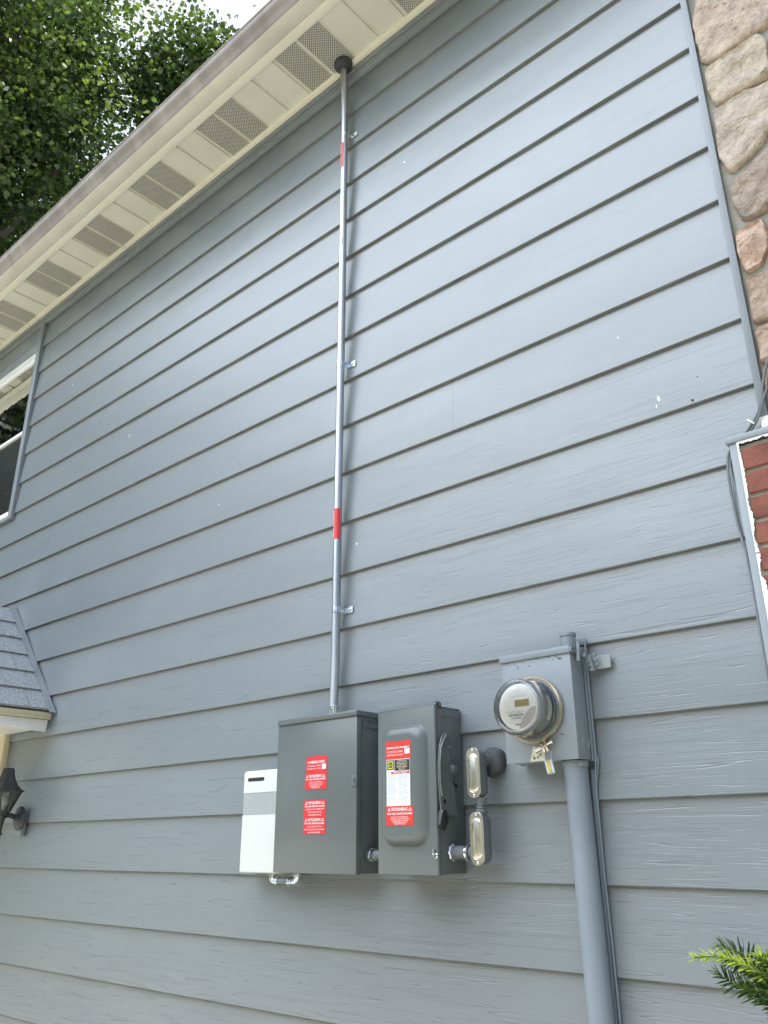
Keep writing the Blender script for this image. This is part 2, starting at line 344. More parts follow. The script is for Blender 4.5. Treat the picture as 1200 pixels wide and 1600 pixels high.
def props(o, label=None, cat=None, group=None, kind=None):
    if label: o['label'] = label
    if cat: o['category'] = cat
    if group: o['group'] = group
    if kind: o['kind'] = kind
    return o
def thing(name, loc, label, cat, group=None):
    o = bpy.data.objects.new(name, None); COL.objects.link(o); o.location = loc; o.empty_display_size = .05
    o['_o'] = tuple(loc); return props(o, label, cat, group)
def org(p): return Vector(p['_o']) if p is not None and '_o' in p.keys() else Vector((0, 0, 0))
def build(name, mb, mats, parent=None, smooth=30, label=None, loc=None):
    bm = mb.bm; bmesh.ops.recalc_face_normals(bm, faces=bm.faces[:])
    O = org(parent) if parent is not None else Vector(loc or (0, 0, 0))
    bmesh.ops.translate(bm, verts=bm.verts[:], vec=-O)
    me = bpy.data.meshes.new(name); bm.to_mesh(me); bm.free()
    for m in (mats if isinstance(mats, (list, tuple)) else [mats]): me.materials.append(m)
    if smooth:
        me.polygons.foreach_set('use_smooth', [True]*len(me.polygons)); me.set_sharp_from_angle(angle=R(smooth))
    o = bpy.data.objects.new(name, me); COL.objects.link(o)
    if parent is not None: o.parent = parent; o['_o'] = tuple(O)
    else: o.location = O; o['_o'] = tuple(O)
    if label: o['label'] = label
    return o

# text -> flat mesh triangles facing -y (text x -> +x, text y -> +z)
_tc = {}
def text_geo(s):
    if s not in _tc:
        cu = bpy.data.curves.new('tmp', 'FONT'); cu.body = s; cu.resolution_u = 2
        ob = bpy.data.objects.new('tmp', cu); COL.objects.link(ob)
        dg = bpy.context.evaluated_depsgraph_get(); me = ob.evaluated_get(dg).to_mesh()
        vs = [tuple(v.co[:2]) for v in me.vertices]; fs = [tuple(p.vertices) for p in me.polygons]
        ob.evaluated_get(dg).to_mesh_clear(); bpy.data.objects.remove(ob); bpy.data.curves.remove(cu)
        xs = [v[0] for v in vs]; ys = [v[1] for v in vs]
        _tc[s] = (vs, fs, min(xs), max(xs), min(ys), max(ys))
    return _tc[s]
def text(mb, s, cx, cz, wd, ht, fn=None, bold=0.):
    """lettering fitted to a box of width wd, height ht centred on (cx, cz); fn maps (a, b) -> 3D"""
    vs, fs, x0, x1, y0, y1 = text_geo(s)
    for off in ((0,) if not bold else (-bold, 0, bold)):
        V = [mb.bm.verts.new(fn(cx+((v[0]-x0)/(x1-x0)-.5)*wd+off, cz+((v[1]-y0)/(y1-y0)-.5)*ht, abs(off)*.02)) for v in vs]
        for q in fs:
            try: mb._f([mb.bm.faces.new([V[i] for i in q])])
            except ValueError: pass
def tri_sign(mb, cx, cz, s, fn):
    a = [(cx+s*math.sin(k*2.0944)*.62, cz-s*.10+s*.62*math.cos(k*2.0944)) for k in range(3)]
    b_ = [(cx+(x-cx)*.62, (cz-s*.10)+(z-(cz-s*.10))*.62) for x, z in a]
    for k in range(3):
        j = (k+1) % 3; mb.poly([fn(*a[k], 0), fn(*a[j], 0), fn(*b_[j], 0), fn(*b_[k], 0)])
    mb.poly([fn(cx+.07*s, cz+.2*s, 0), fn(cx-.1*s, cz-.08*s, 0), fn(cx+.0*s, cz-.05*s, 0)])
    mb.poly([fn(cx+.02*s, cz-.02*s, 0), fn(cx+.1*s, cz-.02*s, 0), fn(cx-.06*s, cz-.3*s, 0)])

# ------------------------------------------------------------------ ground
Z0, S = 1.45, .2286
def sheet(name, x0, x1, y0, y1, z, m, nx=1, ny=1):
    mb = MB()
    for i in range(nx):
        for j in range(ny):
            X0, X1 = x0+(x1-x0)*i/nx, x0+(x1-x0)*(i+1)/nx; Y0, Y1 = y0+(y1-y0)*j/ny, y0+(y1-y0)*(j+1)/ny
            mb.poly([(X0, Y0, z), (X1, Y0, z), (X1, Y1, z), (X0, Y1, z)])
    o = build(name, mb, m, smooth=0); o['kind'] = 'structure'; return o
sheet('ground', -400, 400, -400, 400, -.02, M_GRASS)
sheet('driveway', -14, 6, -7.5, -.6, -.012, M_CONC)

# ------------------------------------------------------------------ house
house = thing('house', (-3, 4, 0), 'house clad in grey lap siding with a cream vented eave', 'house')
XL, XR = -9.0, -.60
mb = MB()
joints = {8: [-4.545], 7: [-1.72]}
for k in range(-7, 17):
    zb = Z0+k*S; xs = [XL]+sorted(joints.get(k, []))+[XR]
    spans = []
    for a, b_ in zip(xs, xs[1:]):
        if k >= 10 and a < -6.65 and b_ > -5.6: spans += [(a, -6.66), (-5.59, b_)]
        else: spans.append((a, b_))
    for a, b_ in spans:
        a2 = a+(.0003 if a != XL else 0); b2 = b_-(.0003 if b_ != XR else 0)
        nseg = max(2, int((b2-a2)/.22)); rg = []
        tz = min(zb+S+.012, 5.33)
        for i in range(nseg+1):
            x = a2+(b2-a2)*i/nseg
            jz = .0018*noise.noise((x*1.1, k*7.3, 0)); jy = .0012*noise.noise((x*2.3, k*3.1, 5)); t0 = .0155
            rg.append([(x, t0+.004, zb+jz), (x, jy+.0015, zb+jz), (x, jy, zb+jz+.002), (x, jy+.001, zb+jz+.03), (x, .0065, zb+S*.5), (x, t0-.001, tz), (x, t0+.004, tz)])
        nf = set(mb.bm.faces); mb.rings(rg)
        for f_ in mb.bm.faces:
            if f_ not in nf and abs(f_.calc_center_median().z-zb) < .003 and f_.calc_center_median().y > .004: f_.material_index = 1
build('siding_wall', mb, [M_SIDE, M_LAPSHADE], house, 20)
mb = MB()
mb.box(XL, XR, .030, .20, 0, 5.6)
mb.box(XL, XL+.2, .20, 9.0, 0, 5.6); mb.box(XR, 3.2, .03, .20, 0, 5.6); mb.box(3.0, 3.2, .20, 9.0, 0, 5.6); mb.box(XL, 3.2, 9.0, 9.2, 0, 5.6)
build('wall_core', mb, M_TRIM, house, 0)
# frieze and top trim
mb = MB(); mb.box(XL, XR+.03, -.012, .012, 5.315, 5.392, .002); mb.box(XL, XR+.03, -.020, -.0125, 5.362, 5.394, .001)
build('frieze_board', mb, M_TRIM, house)
mb = MB(); mb.box(XL, 3.2, -.044, -.006, 5.396, 5.409, .0015); mb.box(XL, 3.2, -.047, -.040, 5.400, 5.424, .001)
build('soffit_trim', mb, M_CREAM, house)
# soffit sheets: profiled, ribs every 0.1715 m, in pairs of solid and perforated pans
P0, PW = -3.60, .1722
sol, ven = MB(), MB()
i0 = int((-9.0-P0)/PW)-1; i1 = int((3.2-P0)/PW)+1
ya, yb = -.334, -.036
for i in range(i0, i1):
    x0 = P0+i*PW; x1 = x0+PW; g = .0125
    vent = (i % 4) in (2, 3)
    tgt = ven if vent else sol
    tgt.poly([(x0+g, ya, 5.411), (x1-g, ya, 5.411), (x1-g, yb, 5.411), (x0+g, yb, 5.411)])
    # rib groove on the right of each pan
    pr = [(x1-g, 5.411), (x1-g+.0008, 5.4215), (x1-.004, 5.4225), (x1+.004, 5.4225), (x1+g-.006, 5.4160), (x1+g-.005, 5.4135), (x1+g, 5.411)]
    sol.rings([[(x, ya, z) for x, z in pr], [(x, yb, z) for x, z in pr]], False, False, closed=False)
build('soffit', sol, M_CREAMD, house, 0)
build('soffit_vent', ven, M_VENT, house, 0, label='perforated vent panels of the soffit')
# fascia channel and gutter
mb = MB(); mb.box(XL-.3, 3.5, -.376, -.326, 5.400, 5.409, .001); mb.box(XL-.3, 3.5, -.334, -.326, 5.4095, 5.424)
build('fascia_channel', mb, M_CREAM, house)
mb = MB(); mb.box(XL-.3, 3.5, -.376, -.335, 5.412, 5.55); build('fascia', mb, M_CREAM, house)
def extrude_x(mb, prof, xs, wob=0.):
    rg = []
    for x in xs:
        d = wob*noise.noise((x*.7, 3, 1)); rg.append([(x, y+d*.3, z+d) for y, z in prof])
    mb.rings(rg, False, False, closed=False)
gx = [XL-.3+i*.25 for i in range(52)]
mb = MB(); extrude_x(mb, [(-.3775, 5.50), (-.3775, 5.404), (-.380, 5.402), (-.455, 5.402), (-.4615, 5.4045)], gx, .002)
gut = build('gutter', mb, M_GBOT, house, 40)
mb = MB(); extrude_x(mb, [(-.4615, 5.4045), (-.467, 5.410), (-.472, 5.428), (-.484, 5.448), (-.499, 5.462), (-.505, 5.475), (-.506, 5.497), (-.512, 5.502), (-.512, 5.506), (-.500, 5.506)], gx, .002)
build('gutter_face', mb, M_GUTTER, gut, 40)
# seam of the gutter trim
mb = MB(); mb.box(-4.475, -4.425, -.049, -.004, 5.3945, 5.4115, .002); build('trim_splice', mb, M_CREAMD, house)
# roof
mb = MB(); p = R(24); y0, z0 = -.40, 5.53; yr = 4.6; zr = z0+(yr-y0)*math.tan(p)
mb.prism([(XL-.3, y0-.05, z0-.022), (XL-.3, yr, zr), (XL-.3, 9.6, z0-.022), (XL-.3, 9.6, z0-.06), (XL-.3, yr, zr-.06), (XL-.3, y0-.05, z0-.045)], (12.8, 0, 0))
build('roof', mb, M_SHING, house, 0)
mb = MB(); mb.prism([(XL, .0, 5.56), (XL, 4.6, zr-.1), (XL, 9.1, 5.56)], (.15, 0, 0)); mb.prism([(3.05, .0, 5.56), (3.05, 4.6, zr-.1), (3.05, 9.1, 5.56)], (.15, 0, 0))
build('gable_wall', mb, M_TRIM, house, 0)

# corner trim between siding and stone (J channel with a bright lip)
mb = MB(); mb.box(-.613, -.593, -.016, .014, 2.70, 5.39, .0015); mb.box(-.5925, -.589, -.026, .014, 2.70, 5.39, .001)
build('corner_trim', mb, M_TRIM, house)
mb = MB()
mb.box(-.7005, -.6795, -.052, .010, .0, 2.628, .0015)
mb.box(-.708, .9, -.058, .010, 2.6285, 2.648, .002)
build('brick_trim', mb, M_TRIM, house)
mb = MB(); mb.box(-.612, -.575, -.020, .012, 2.651, 2.699, .002); mb.box(-.5745, .9, -.045, -.004, 2.651, 2.735, .004); build('ledge_trim', mb, M_WHITE, house)

# brick veneer
mb = MB(); mm = MB(); mm.box(-.679, 3.2, -.042, .028, 0, 2.618); 
BP = .0752
for j in range(36):
    zt = 2.6045-j*BP; zb = zt-.063
    if zb < 0: break
    x = -.671 - (0 if j % 2 else .10)
    while x < 1.6:
        x1 = x+.195; xa = max(x, -.671)
        if x1-xa > .02:
            dy = random.uniform(-.0015, .0015); mb.box(xa, x1, -.052+dy, -.0425, zb+random.uniform(-.001, .001), zt, .003, 1)
        x += .205
vee = build('brick_veneer', mb, M_BRICK, house, 40); build('brick_mortar', mm, M_BMORT, vee, 0)
# smeared white caulk along the brick edge, ragged
mb = MB()
def ragged(path_fn, n_, seed):
    rnd = random.Random(seed); A, B = [], []
    for i in range(n_):
        p_, q_ = path_fn(i/(n_-1), rnd.random()); A.append(p_); B.append(q_)
    for i in range(n_-1):
        if rnd.random() < .97: mb.poly([A[i], B[i], B[i+1], A[i+1]])
ragged(lambda t, q: ((-.6790, -.0535, 2.626-t*1.35), (-.6790+.006+.006*noise.noise((t*26, 1, 2))+.003*max(0, noise.noise((t*140, 5, 2)))+.004*q*q+(.005 if t > .30 else 0), -.0550, 2.626-t*1.35-.002*q)), 420, 3)
ragged(lambda t, q: ((-.679+t*.5, -.0540, 2.6280), (-.679+t*.5, -.0555, 2.6280-.007-.007*noise.noise((t*24, 4, 2))-.004*q*q)), 200, 4)
caulk = build('caulk', mb, M_CAULK, house, 0)

# fieldstone veneer: outlines measured on the wall, more stones beyond the frame
stones = [
 ([(-.548, 4.44), (-.556, 4.36), (-.582, 4.263), (-.578, 4.09), (-.55, 4.062), (-.487, 4.070), (-.362, 4.080), (-.33, 4.17), (-.33, 4.42), (-.44, 4.47)], (1.08, 1.0, .97)),
 ([(-.574, 4.035), (-.50, 4.050), (-.397, 4.058), (-.375, 4.02), (-.388, 3.872), (-.48, 3.872), (-.560, 3.865), (-.573, 3.94)], (1.13, 1.08, 1.0)),
 ([(-.570, 3.845), (-.481, 3.858), (-.385, 3.836), (-.36, 3.75), (-.43, 3.650), (-.50, 3.60), (-.560, 3.582), (-.583, 3.66)], (1.22, 1.14, 1.06)),
 ([(-.564, 3.53), (-.518, 3.556), (-.43, 3.60), (-.34, 3.66), (-.30, 3.55), (-.36, 3.41), (-.473, 3.382), (-.546, 3.380), (-.568, 3.46)], (.80, .78, .76)),
 ([(-.576, 3.345), (-.50, 3.352), (-.488, 3.27), (-.525, 3.198), (-.573, 3.19), (-.585, 3.27)], (1.0, .90, .86)),
 ([(-.470, 3.350), (-.36, 3.385), (-.22, 3.36), (-.24, 3.19), (-.40, 3.165), (-.505, 3.185)], (.92, .88, .84)),
 ([(-.576, 3.165), (-.42, 3.150), (-.40, 3.07), (-.45, 3.005), (-.577, 3.010)], (.86, .80, .76)),
 ([(-.577, 2.985), (-.45, 2.985), (-.41, 2.93), (-.44, 2.865), (-.577, 2.870)], (.92, .84, .80)),
 ([(-.39, 3.14), (-.22, 3.16), (-.18, 2.98), (-.37, 2.95), (-.43, 3.02)], (.86, .82, .78)),
 ([(-.577, 2.850), (-.45, 2.845), (-.43, 2.76), (-.577, 2.755)], (.8, .77, .72)),
 ([(-.42, 2.93), (-.22, 2.93), (-.22, 2.76), (-.41, 2.76)], (.85, .8, .76)),
 ([(-.35, 4.04), (-.20, 4.09), (-.05, 4.02), (-.10, 3.86), (-.33, 3.85)], (.9, .9, .86)),
 ([(-.30, 4.45), (-.05, 4.48), (0, 4.2), (-.10, 4.13), (-.29, 4.12)], (1.2, 1.15, 1.1)),
 ([(-.33, 3.82), (-.10, 3.82), (-.08, 3.68), (-.28, 3.62), (-.32, 3.74)], (1.0, .95, .9)),
]
rnd = random.Random(11)
for zc in [4.62, 4.82, 5.03, 5.24]:
    x = -.575
    while x < .9:
        wd = rnd.uniform(.22, .40); h = .085
        stones.append(([(x+.01, zc-h), (x+wd*.5, zc-h-.01*rnd.random()), (x+wd-.02, zc-h+.01), (x+wd, zc+.02), (x+wd-.03, zc+h), (x+wd*.4, zc+h-.01), (x+.015, zc+h-.02), (x, zc)], (rnd.uniform(.8, 1.2),)*3)); x += wd+.03
for zc in [4.38, 4.12, 3.86, 3.60, 3.36, 3.12, 2.90]:
    x = .02
    while x < .9:
        wd = rnd.uniform(.22, .40); h = .10
        stones.append(([(x+.01, zc-h), (x+wd-.02, zc-h+.01), (x+wd, zc+.02), (x+wd-.03, zc+h), (x+.015, zc+h-.02), (x, zc)], (rnd.uniform(.8, 1.2),)*3)); x += wd+.03
mb = MB(); tone = mb.bm.loops.layers.color.new('tone')
def stone(mb, out, tint, sd_):
    n_ = 56; P_ = [Vector((a, 0, b)) for a, b in out]; L = [(P_[(i+1) % len(P_)]-P_[i]).length for i in range(len(P_))]; tot = sum(L)
    ring = []
    for k in range(n_):
        d = tot*k/n_; i = 0
        while d > L[i]: d -= L[i]; i += 1
        a, b_, c_ = P_[i], P_[(i+1) % len(P_)], d/L[i]; ring.append(a.lerp(b_, c_))
    for _ in range(1): ring = [(ring[i-1]+ring[i]*2+ring[(i+1) % n_])/4 for i in range(n_)]
    cen = sum(ring, Vector())/n_; rings = []
    for q, dep in ((1.06, .006), (1.06, -.006), (1.045, -.015), (1.01, -.022), (.93, -.0245), (.80, -.025), (.64, -.025), (.46, -.025), (.28, -.025), (.12, -.025)):
        rg = []
        for pt in ring:
            v = cen+(pt-cen)*q; nz = noise.noise((v.x*9+sd_*3, sd_, v.z*9)); n2 = noise.noise((v.x*26+sd_, sd_, v.z*26))
            j = 1+(.035*noise.noise((pt.x*30, sd_, pt.z*30))+.03*noise.noise((pt.x*75, sd_, pt.z*75)) if q > .9 else 0)
            v = cen+(v-cen)*j
            n3 = noise.noise((v.x*6+sd_, 2, v.z*14)); v.y = dep+(nz*.014+n2*.008-.016*math.floor(n3*5)/5 if q < .99 else nz*.002); rg.append(v)
        rings.append(rg)
    before = set(mb.bm.faces); mb.rings(rings, False, True)
    for f_ in mb.bm.faces:
        if f_ not in before:
            for lp in f_.loops: lp[tone] = (*[min(1, (.30+t*.70)*.98) for t in tint], 1)
for i, (o_, t_) in enumerate(stones): stone(mb, o_, t_, i*1.7)
sv = build('stone_veneer', mb, M_STONE, house, 50)
mb = MB(); mb.box(-.5885, 3.2, -.004, .029, 2.651, 5.395); build('stone_mortar', mb, M_MORTAR, sv, 0)

# window
mb = MB()
WX0, WX1 = -6.62, -5.628
mb.box(-5.627, -5.572, -.020, .012, 3.700, 5.312, .002)          # right casing
mb.box(-6.68, -6.625, -.020, .012, 3.700, 5.312, .002)
mb.box(-6.6245, -5.6275, -.018, .012, 3.700, 3.728, .002)
mb.box(-6.6245, -5.6275, -.006, .012, 5.095, 5.305, .002); mb.box(-6.6245, -5.6275, -.012, .012, 5.17, 5.19, .002)
win = build('window', mb, M_TRIM, house)
mb = MB(); mb.box(WX0, WX1, -.001, .0185, 5.068, 5.0945, .002); mb.box(WX0, WX1, .005, .0185, 5.020, 5.066, .002)
mb.box(WX0, WX1, -.004, .0185, 3.729, 3.775, .002); mb.box(WX0, WX1, .0, .0185, 4.395, 4.420, .002)
build('window_frame', mb, M_WHITE, win)
mb = MB(); mb.poly([(WX0, .0150, 4.42), (WX1, .0150, 4.42), (WX1, .0150, 5.02), (WX0, .0150, 5.02)])
mb.poly([(WX0, .0165, 3.775), (WX1, .0165, 3.775), (WX1, .0165, 4.395), (WX0, .0165, 4.395)])
build('pane', mb, M_GLASS, win, 0)
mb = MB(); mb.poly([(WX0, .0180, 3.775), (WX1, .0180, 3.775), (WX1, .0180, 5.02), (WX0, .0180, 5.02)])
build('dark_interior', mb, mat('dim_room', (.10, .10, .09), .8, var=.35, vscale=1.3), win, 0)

# door hood: its right slope falls along the wall
hA, hB = Vector((-5.305, 0, 2.987)), Vector((-4.60, 0, 2.27))
sl_ = (hB-hA); n_s = Vector((1.017, 0, 1)).normalized()
mb = MB(); gm = MB(); nc = 6
out_top = Vector((-5.20, -.085, 2.905)); slope = (out_top-hA)
def roofpt(t, y): # t 0 top .. 1 eave
    return Vector((hA.x+sl_.x*t, y, hA.z+sl_.z*t))
YO = -.95
for c in range(nc):
    t0, t1 = c/nc, (c+1)/nc; y = -.012; ph = (.11 if c % 2 else .0)
    cells = [-.012]
    yy = -.012-(.13 if c % 2 else .23)
    while yy > YO: cells.append(yy); yy -= .30
    cells.append(YO)
    for a, b_ in zip(cells, cells[1:]):
        lim = lambda t: -max(.0, (t-.0)*1.35+.012)-.002
        a0, b0 = a, b_
        if b0 >= a0-.01: continue
        lo = .0100; 
        A_, B_, C_, D_ = roofpt(t0, a0-.002), roofpt(t0, b0+.002), roofpt(t1, b0+.002), roofpt(t1, a0-.002)
        h0, h1 = n_s*.004, n_s*(.004+lo)
        mb.rings([[A_, B_, C_, D_], [A_+h0, B_+h0, C_+h1, D_+h1]])
mb.bm.normal_update()
hood = build('door_hood', mb, M_SHING, house, 0)
gm.rings([[roofpt(-.0, -.001)-n_s*.02, roofpt(-.0, YO)-n_s*.02, roofpt(1, YO)-n_s*.02, roofpt(1, -.001)-n_s*.02], [roofpt(0, -.001)+n_s*.001, roofpt(0, YO)+n_s*.001, roofpt(1, YO)+n_s*.001, roofpt(1, -.001)+n_s*.001]])
gm.rings([[roofpt(0, -.001), roofpt(0, YO), Vector((-6.01, YO, 2.27)), Vector((-6.01, -.001, 2.27))], [roofpt(0, -.001)-Vector((0, 0, .03)), roofpt(0, YO)-Vector((0, 0, .03)), Vector((-6.01, YO, 2.24)), Vector((-6.01, -.001, 2.24))]])
build('roof_deck', gm, M_GROOVE, hood, 0)
mb = MB(); fl = Vector((0, 0, 0))
a = roofpt(-.02, 0); b_ = roofpt(1.03, 0)
for off, th, yy, mi in ((.017, .004, -.006, 0),):
    pts = [a+n_s*.0, a+n_s*off, b_+n_s*off, b_+n_s*.0]
    mb.prism([(p_.x, yy, p_.z) for p_ in pts], (0, .005, 0))
mb.prism([(p_.x, -.040, p_.z) for p_ in [a+n_s*.013, a+n_s*.015, b_+n_s*.015, b_+n_s*.013]], (0, .034, 0))
build('flashing', mb, M_TRIM, hood)
mb = MB()
mb.box(-4.620, -4.603, YO, -.008, 2.222, 2.262, .003); mb.box(-4.612, -4.597, YO, -.008, 2.240, 2.2575, .003)
build('drip_edge', mb, M_DOORF, hood)
mb = MB()
mb.prism([(-4.640, -.012, 2.221), (-4.640, YO, 2.221), (-4.640, YO, 2.176), (-4.640, -.205, 2.176), (-4.640, -.185, 2.162), (-4.640, -.020, 2.156)], (.018, 0, 0), .002)
mb.box(-6.0, -4.641, YO, YO+.02, 2.176, 2.235)
mb.box(-6.0, -4.641, YO+.02, -.012, 2.180, 2.190)
build('fascia_board', mb, M_WHITE, hood)
# door casing below the hood
mb = MB(); mb.box(-5.22, -5.095, -.030, .010, 0, 2.195, .003); mb.box(-6.2, -5.22, -.030, .010, 2.10, 2.195, .003)
door = build('door', mb, M_DOORF, house)
mb = MB(); mb.box(-6.15, -5.221, -.006, .010, .1, 2.099, .002); mb.box(-5.32, -5.225, -.014, -.006, .1, 2.06, .004); mb.box(-5.93, -5.4, -.014, -.006, 1.2, 2.02, .006)
build('door_panel', mb, M_DOORF, door)

# scuffs and nail holes on the siding
def mark(name, pts, m, y=-.0015):
    mb = MB(); mb.prism([(x, y, z) for x, z in pts], (0, .002, 0)); return build(name, mb, m, house, 0)
def at_face(z):  # y of the siding face at height z
    fr = ((z-Z0)/S) % 1.0
    return (.0065*fr*2 if fr < .5 else .0065+(fr-.5)*2*.014)-.0012
rnd = random.Random(5)
scuffs = [(-.905, 2.88, .012), (-.915, 2.855, .008), (-1.015, 3.16, .007), (-3.62, 3.70, .010), (-3.60, 3.66, .006), (-4.15, 3.86, .010), (-2.235, 2.75, .010), (-2.24, 2.71, .008), (-1.95, 4.55, .014), (-5.0, 4.55, .008), (-3.2, 3.15, .006)]
mb = MB()
for x, z, s_ in scuffs:
    yy = at_face(z); k = rnd.randint(5, 8); ang = rnd.random()*3
    mb.prism([(x+s_*rnd.uniform(.2, 1)*math.cos(ang+2*math.pi*i/k)*.5, yy, z+s_*rnd.uniform(.4, 1.2)*math.sin(ang+2*math.pi*i/k)) for i in range(k)], (0, .002, 0))
build('paint_scuff', mb, M_CAULK, house, 0)
mb = MB()
for x, z, s_ in [(-.80, 2.834, .0045), (-.775, 2.91, .002), (-1.207, 1.826, .0028), (-2.67, 4.80, .006), (-1.93, 3.72, .004), (-4.52, 4.08, .004), (-2.35, 2.33, .004)]:
    yy = at_face(z); mb.prism([(x+s_*math.cos(a)*(2.2 if abs(z-1.826) < .01 else 1), yy, z+s_*math.sin(a)) for a in [i*math.pi/4 for i in range(8)]], (0, .002, 0))
build('nail_hole', mb, M_DARK, house, 0)

# ------------------------------------------------------------------ combiner panel
cx0, cx1, cyf, cz0, cz1 = -2.532, -2.110, -.120, 1.466, 2.011
cp = thing('electrical_panel', (-2.32, 0, cz0), 'plain grey steel combiner panel with four red warning stickers below the riser conduit', 'electrical panel')
mb = MB(); mb.box(cx0+.003, cx1-.003, -.116, -.001, cz0+.002, cz1-.006, .002); build('cabinet', mb, M_GREYBOX, cp)
mb = MB(); mb.box(cx0, cx1, cyf, -.1165, cz0, cz1-.023, .0018); mb.box(cx1-.0025, cx1, -.1162, -.098, cz0, cz1-.024, .0005); mb.box(cx0, cx0+.0025, -.1162, -.098, cz0, cz1-.024, .0005)
build('door', mb, M_GREYBOX, cp)
mb = MB(); mb.box(cx0-.002, cx1+.003, cyf-.006, -.001, cz1-.019, cz1, .002); build('rain_cap', mb, M_GREYBOX, cp)
mb = MB(); mb.box(cx0+.002, cx1-.002, cyf+.001, -.1165, cz1-.0225, cz1-.0195); mb.box(cx1-.0015, cx1-.0003, -.096, -.094, cz0+.003, cz1-.03)
for a in (-.088, -.060): mb.box(cx1-.0025, cx1-.0005, a, a+.0015, 1.955, 1.985)
mb.box(cx1-.0025, cx1-.0005, -.088, -.004, 1.9535, 1.955); mb.box(cx1-.0025, cx1-.0005, -.0585, -.004, 1.978, 1.9795)
build('seam', mb, M_GREYDK, cp, 0)
mb = MB(); mb.box(-2.131, -2.1095, -.1245, -.1202, 1.750, 1.788, .0015); mb.box(-2.122, -2.113, -.1265, -.1246, 1.756, 1.782, .001); mb.box(-2.1095, -2.1065, -.1235, -.104, 1.752, 1.786, .001)
lt = build('latch', mb, M_GREYDK, cp)
mb = MB(); mb.box(-2.1195, -2.1155, -.1270, -.1266, 1.764, 1.774); build('latch_slot', mb, M_DARK, lt, 0)

def sticker(parent, quad, y, m, lines, patch=None, tris=None, label=None, name='warning_sticker', lm=None, tilt=0):
    """quad = x0, x1, z0, z1; lines = (text, rel z 0..1, rel width, rel height, bold)"""
    x0, x1, z0, z1 = quad; W, H = x1-x0, z1-z0
    sh = lambda x, z: (x+(z-z0)*.0, z+(x-x0)*tilt)
    mb = MB(); a = [sh(x0, z0), sh(x1, z0), sh(x1, z1), sh(x0, z1)]
    mb.prism([(p_[0], y, p_[1]) for p_ in a], (0, .0006, 0)); st = build(name, mb, m, parent, 0, label=label)
    mb = MB(); fn = lambda a_, b2, k=0: (sh(a_, b2)[0], y-.0004-k, sh(a_, b2)[1])
    for s_, rz, rw, rh, bd in lines: text(mb, s_, (x0+x1)/2 if not patch or rw > .8 else x0+W*(.04+rw/2), z0+H*rz, W*rw, H*rh, fn, bold=W*.005 if bd else 0)
    for tz, ts in (tris or []):
        for sx in (.115, .885): tri_sign(mb, x0+W*sx, z0+H*tz, H*ts, fn)
    if len(mb.bm.faces): build('lettering', mb, lm or M_LETTER, st, 0)
    if patch:
        px0, px1, pz0, pz1 = patch; mb = MB(); q = [sh(x0+W*px0, z0+H*pz0), sh(x0+W*px1, z0+H*pz0), sh(x0+W*px1, z0+H*pz1), sh(x0+W*px0, z0+H*pz1)]
        mb.poly([(p_[0], y-.0005, p_[1]) for p_ in q]); build('write_in_patch', mb, M_PINK, st, 0)
    return st
yc = cyf-.0008
sticker(cp, (-2.367, -2.260, 1.8035, 1.864), yc, M_RED,
        [('COMBINER PANEL', .66, .86, .16, 1), ('AC OPERATING CURRENT', .44, .68, .09, 0), ('MAX OPERATING AC VOLTAGE', .27, .68, .08, 0)], patch=(.77, .97, .22, .52),
        label='red combiner panel sticker, topmost on the panel')
sticker(cp, (-2.3725, -2.259, 1.748, 1.8032), yc-.0003, M_RED,
        [('WARNING', .84, .62, .19, 1), ('ELECTRIC SHOCK HAZARD', .64, .90, .095, 1), ('DO NOT TOUCH TERMINALS', .47, .56, .07, 0), ('TERMINALS ON BOTH LINE AND', .37, .66, .07, 0),
         ('LOAD SIDES MAY BE', .27, .56, .07, 0), ('ENERGIZED IN THE', .17, .44, .07, 0), ('OPEN POSITION', .08, .36, .06, 0)], tris=[(.83, .20)],
        label='red warning sticker directly under the combiner panel sticker')
sticker(cp, (-2.374, -2.260, 1.6535, 1.711), yc, M_RED,
        [('WARNING', .84, .62, .18, 1), ('ELECTRIC SHOCK HAZARD', .63, .90, .10, 1), ('INVERTER OUTPUT CONNECTION', .45, .82, .09, 0),
         ('DO NOT RELOCATE THIS', .28, .62, .085, 0), ('OVERCURRENT DEVICE', .11, .60, .085, 0)], tris=[(.83, .20)],
        label='red warning sticker, upper of the lower pair')
sticker(cp, (-2.374, -2.261, 1.5955, 1.6531), yc-.0003, M_RED,
        [('WARNING', .84, .62, .18, 1), ('ELECTRIC SHOCK HAZARD', .63, .90, .10, 1), ('THE DC CONDUCTORS OF THIS', .44, .66, .085, 0),
         ('PHOTOVOLTAIC SYSTEM ARE UNGROUNDED', .27, .92, .085, 0), ('AND MAY BE ENERGIZED', .10, .56, .085, 0)], tris=[(.83, .20)],
        label='red warning sticker lowest on the panel')

# ------------------------------------------------------------------ riser conduit
CXc, CYc = -2.313, -.031; CR = .0175
rc = thing('conduit_riser', (CXc, 0, 2.02), 'shiny galvanised conduit climbing from the combiner panel to the eave', 'conduit')
mb = MB()
path = [(CXc-.003, CYc-.004, 2.048), (CXc-.002, CYc, 2.25), (CXc-.002, CYc, 3.0), (CXc+.001, CYc, 3.9), (CXc, CYc, 4.85), (CXc, CYc-.001, 5.05), (CXc+.002, CYc-.006, 5.15), (CXc+.006, CYc-.016, 5.26), (CXc+.010, CYc-.026, 5.36), (CXc+.012, CYc-.031, 5.44)]
mb.tube(path, CR, 28); build('tube', mb, M_GALV, rc)
mb = MB(); mb.lathe((CXc-.003, CYc-.004, 2.011), (0, 0, 1), [(0, .0235), (.006, .0235), (.0065, .0195), (.034, .0195), (.036, .0222), (.044, .0222), (.046, .0175), (.052, .0172)], 28); build('connector', mb, M_ZINC, rc)
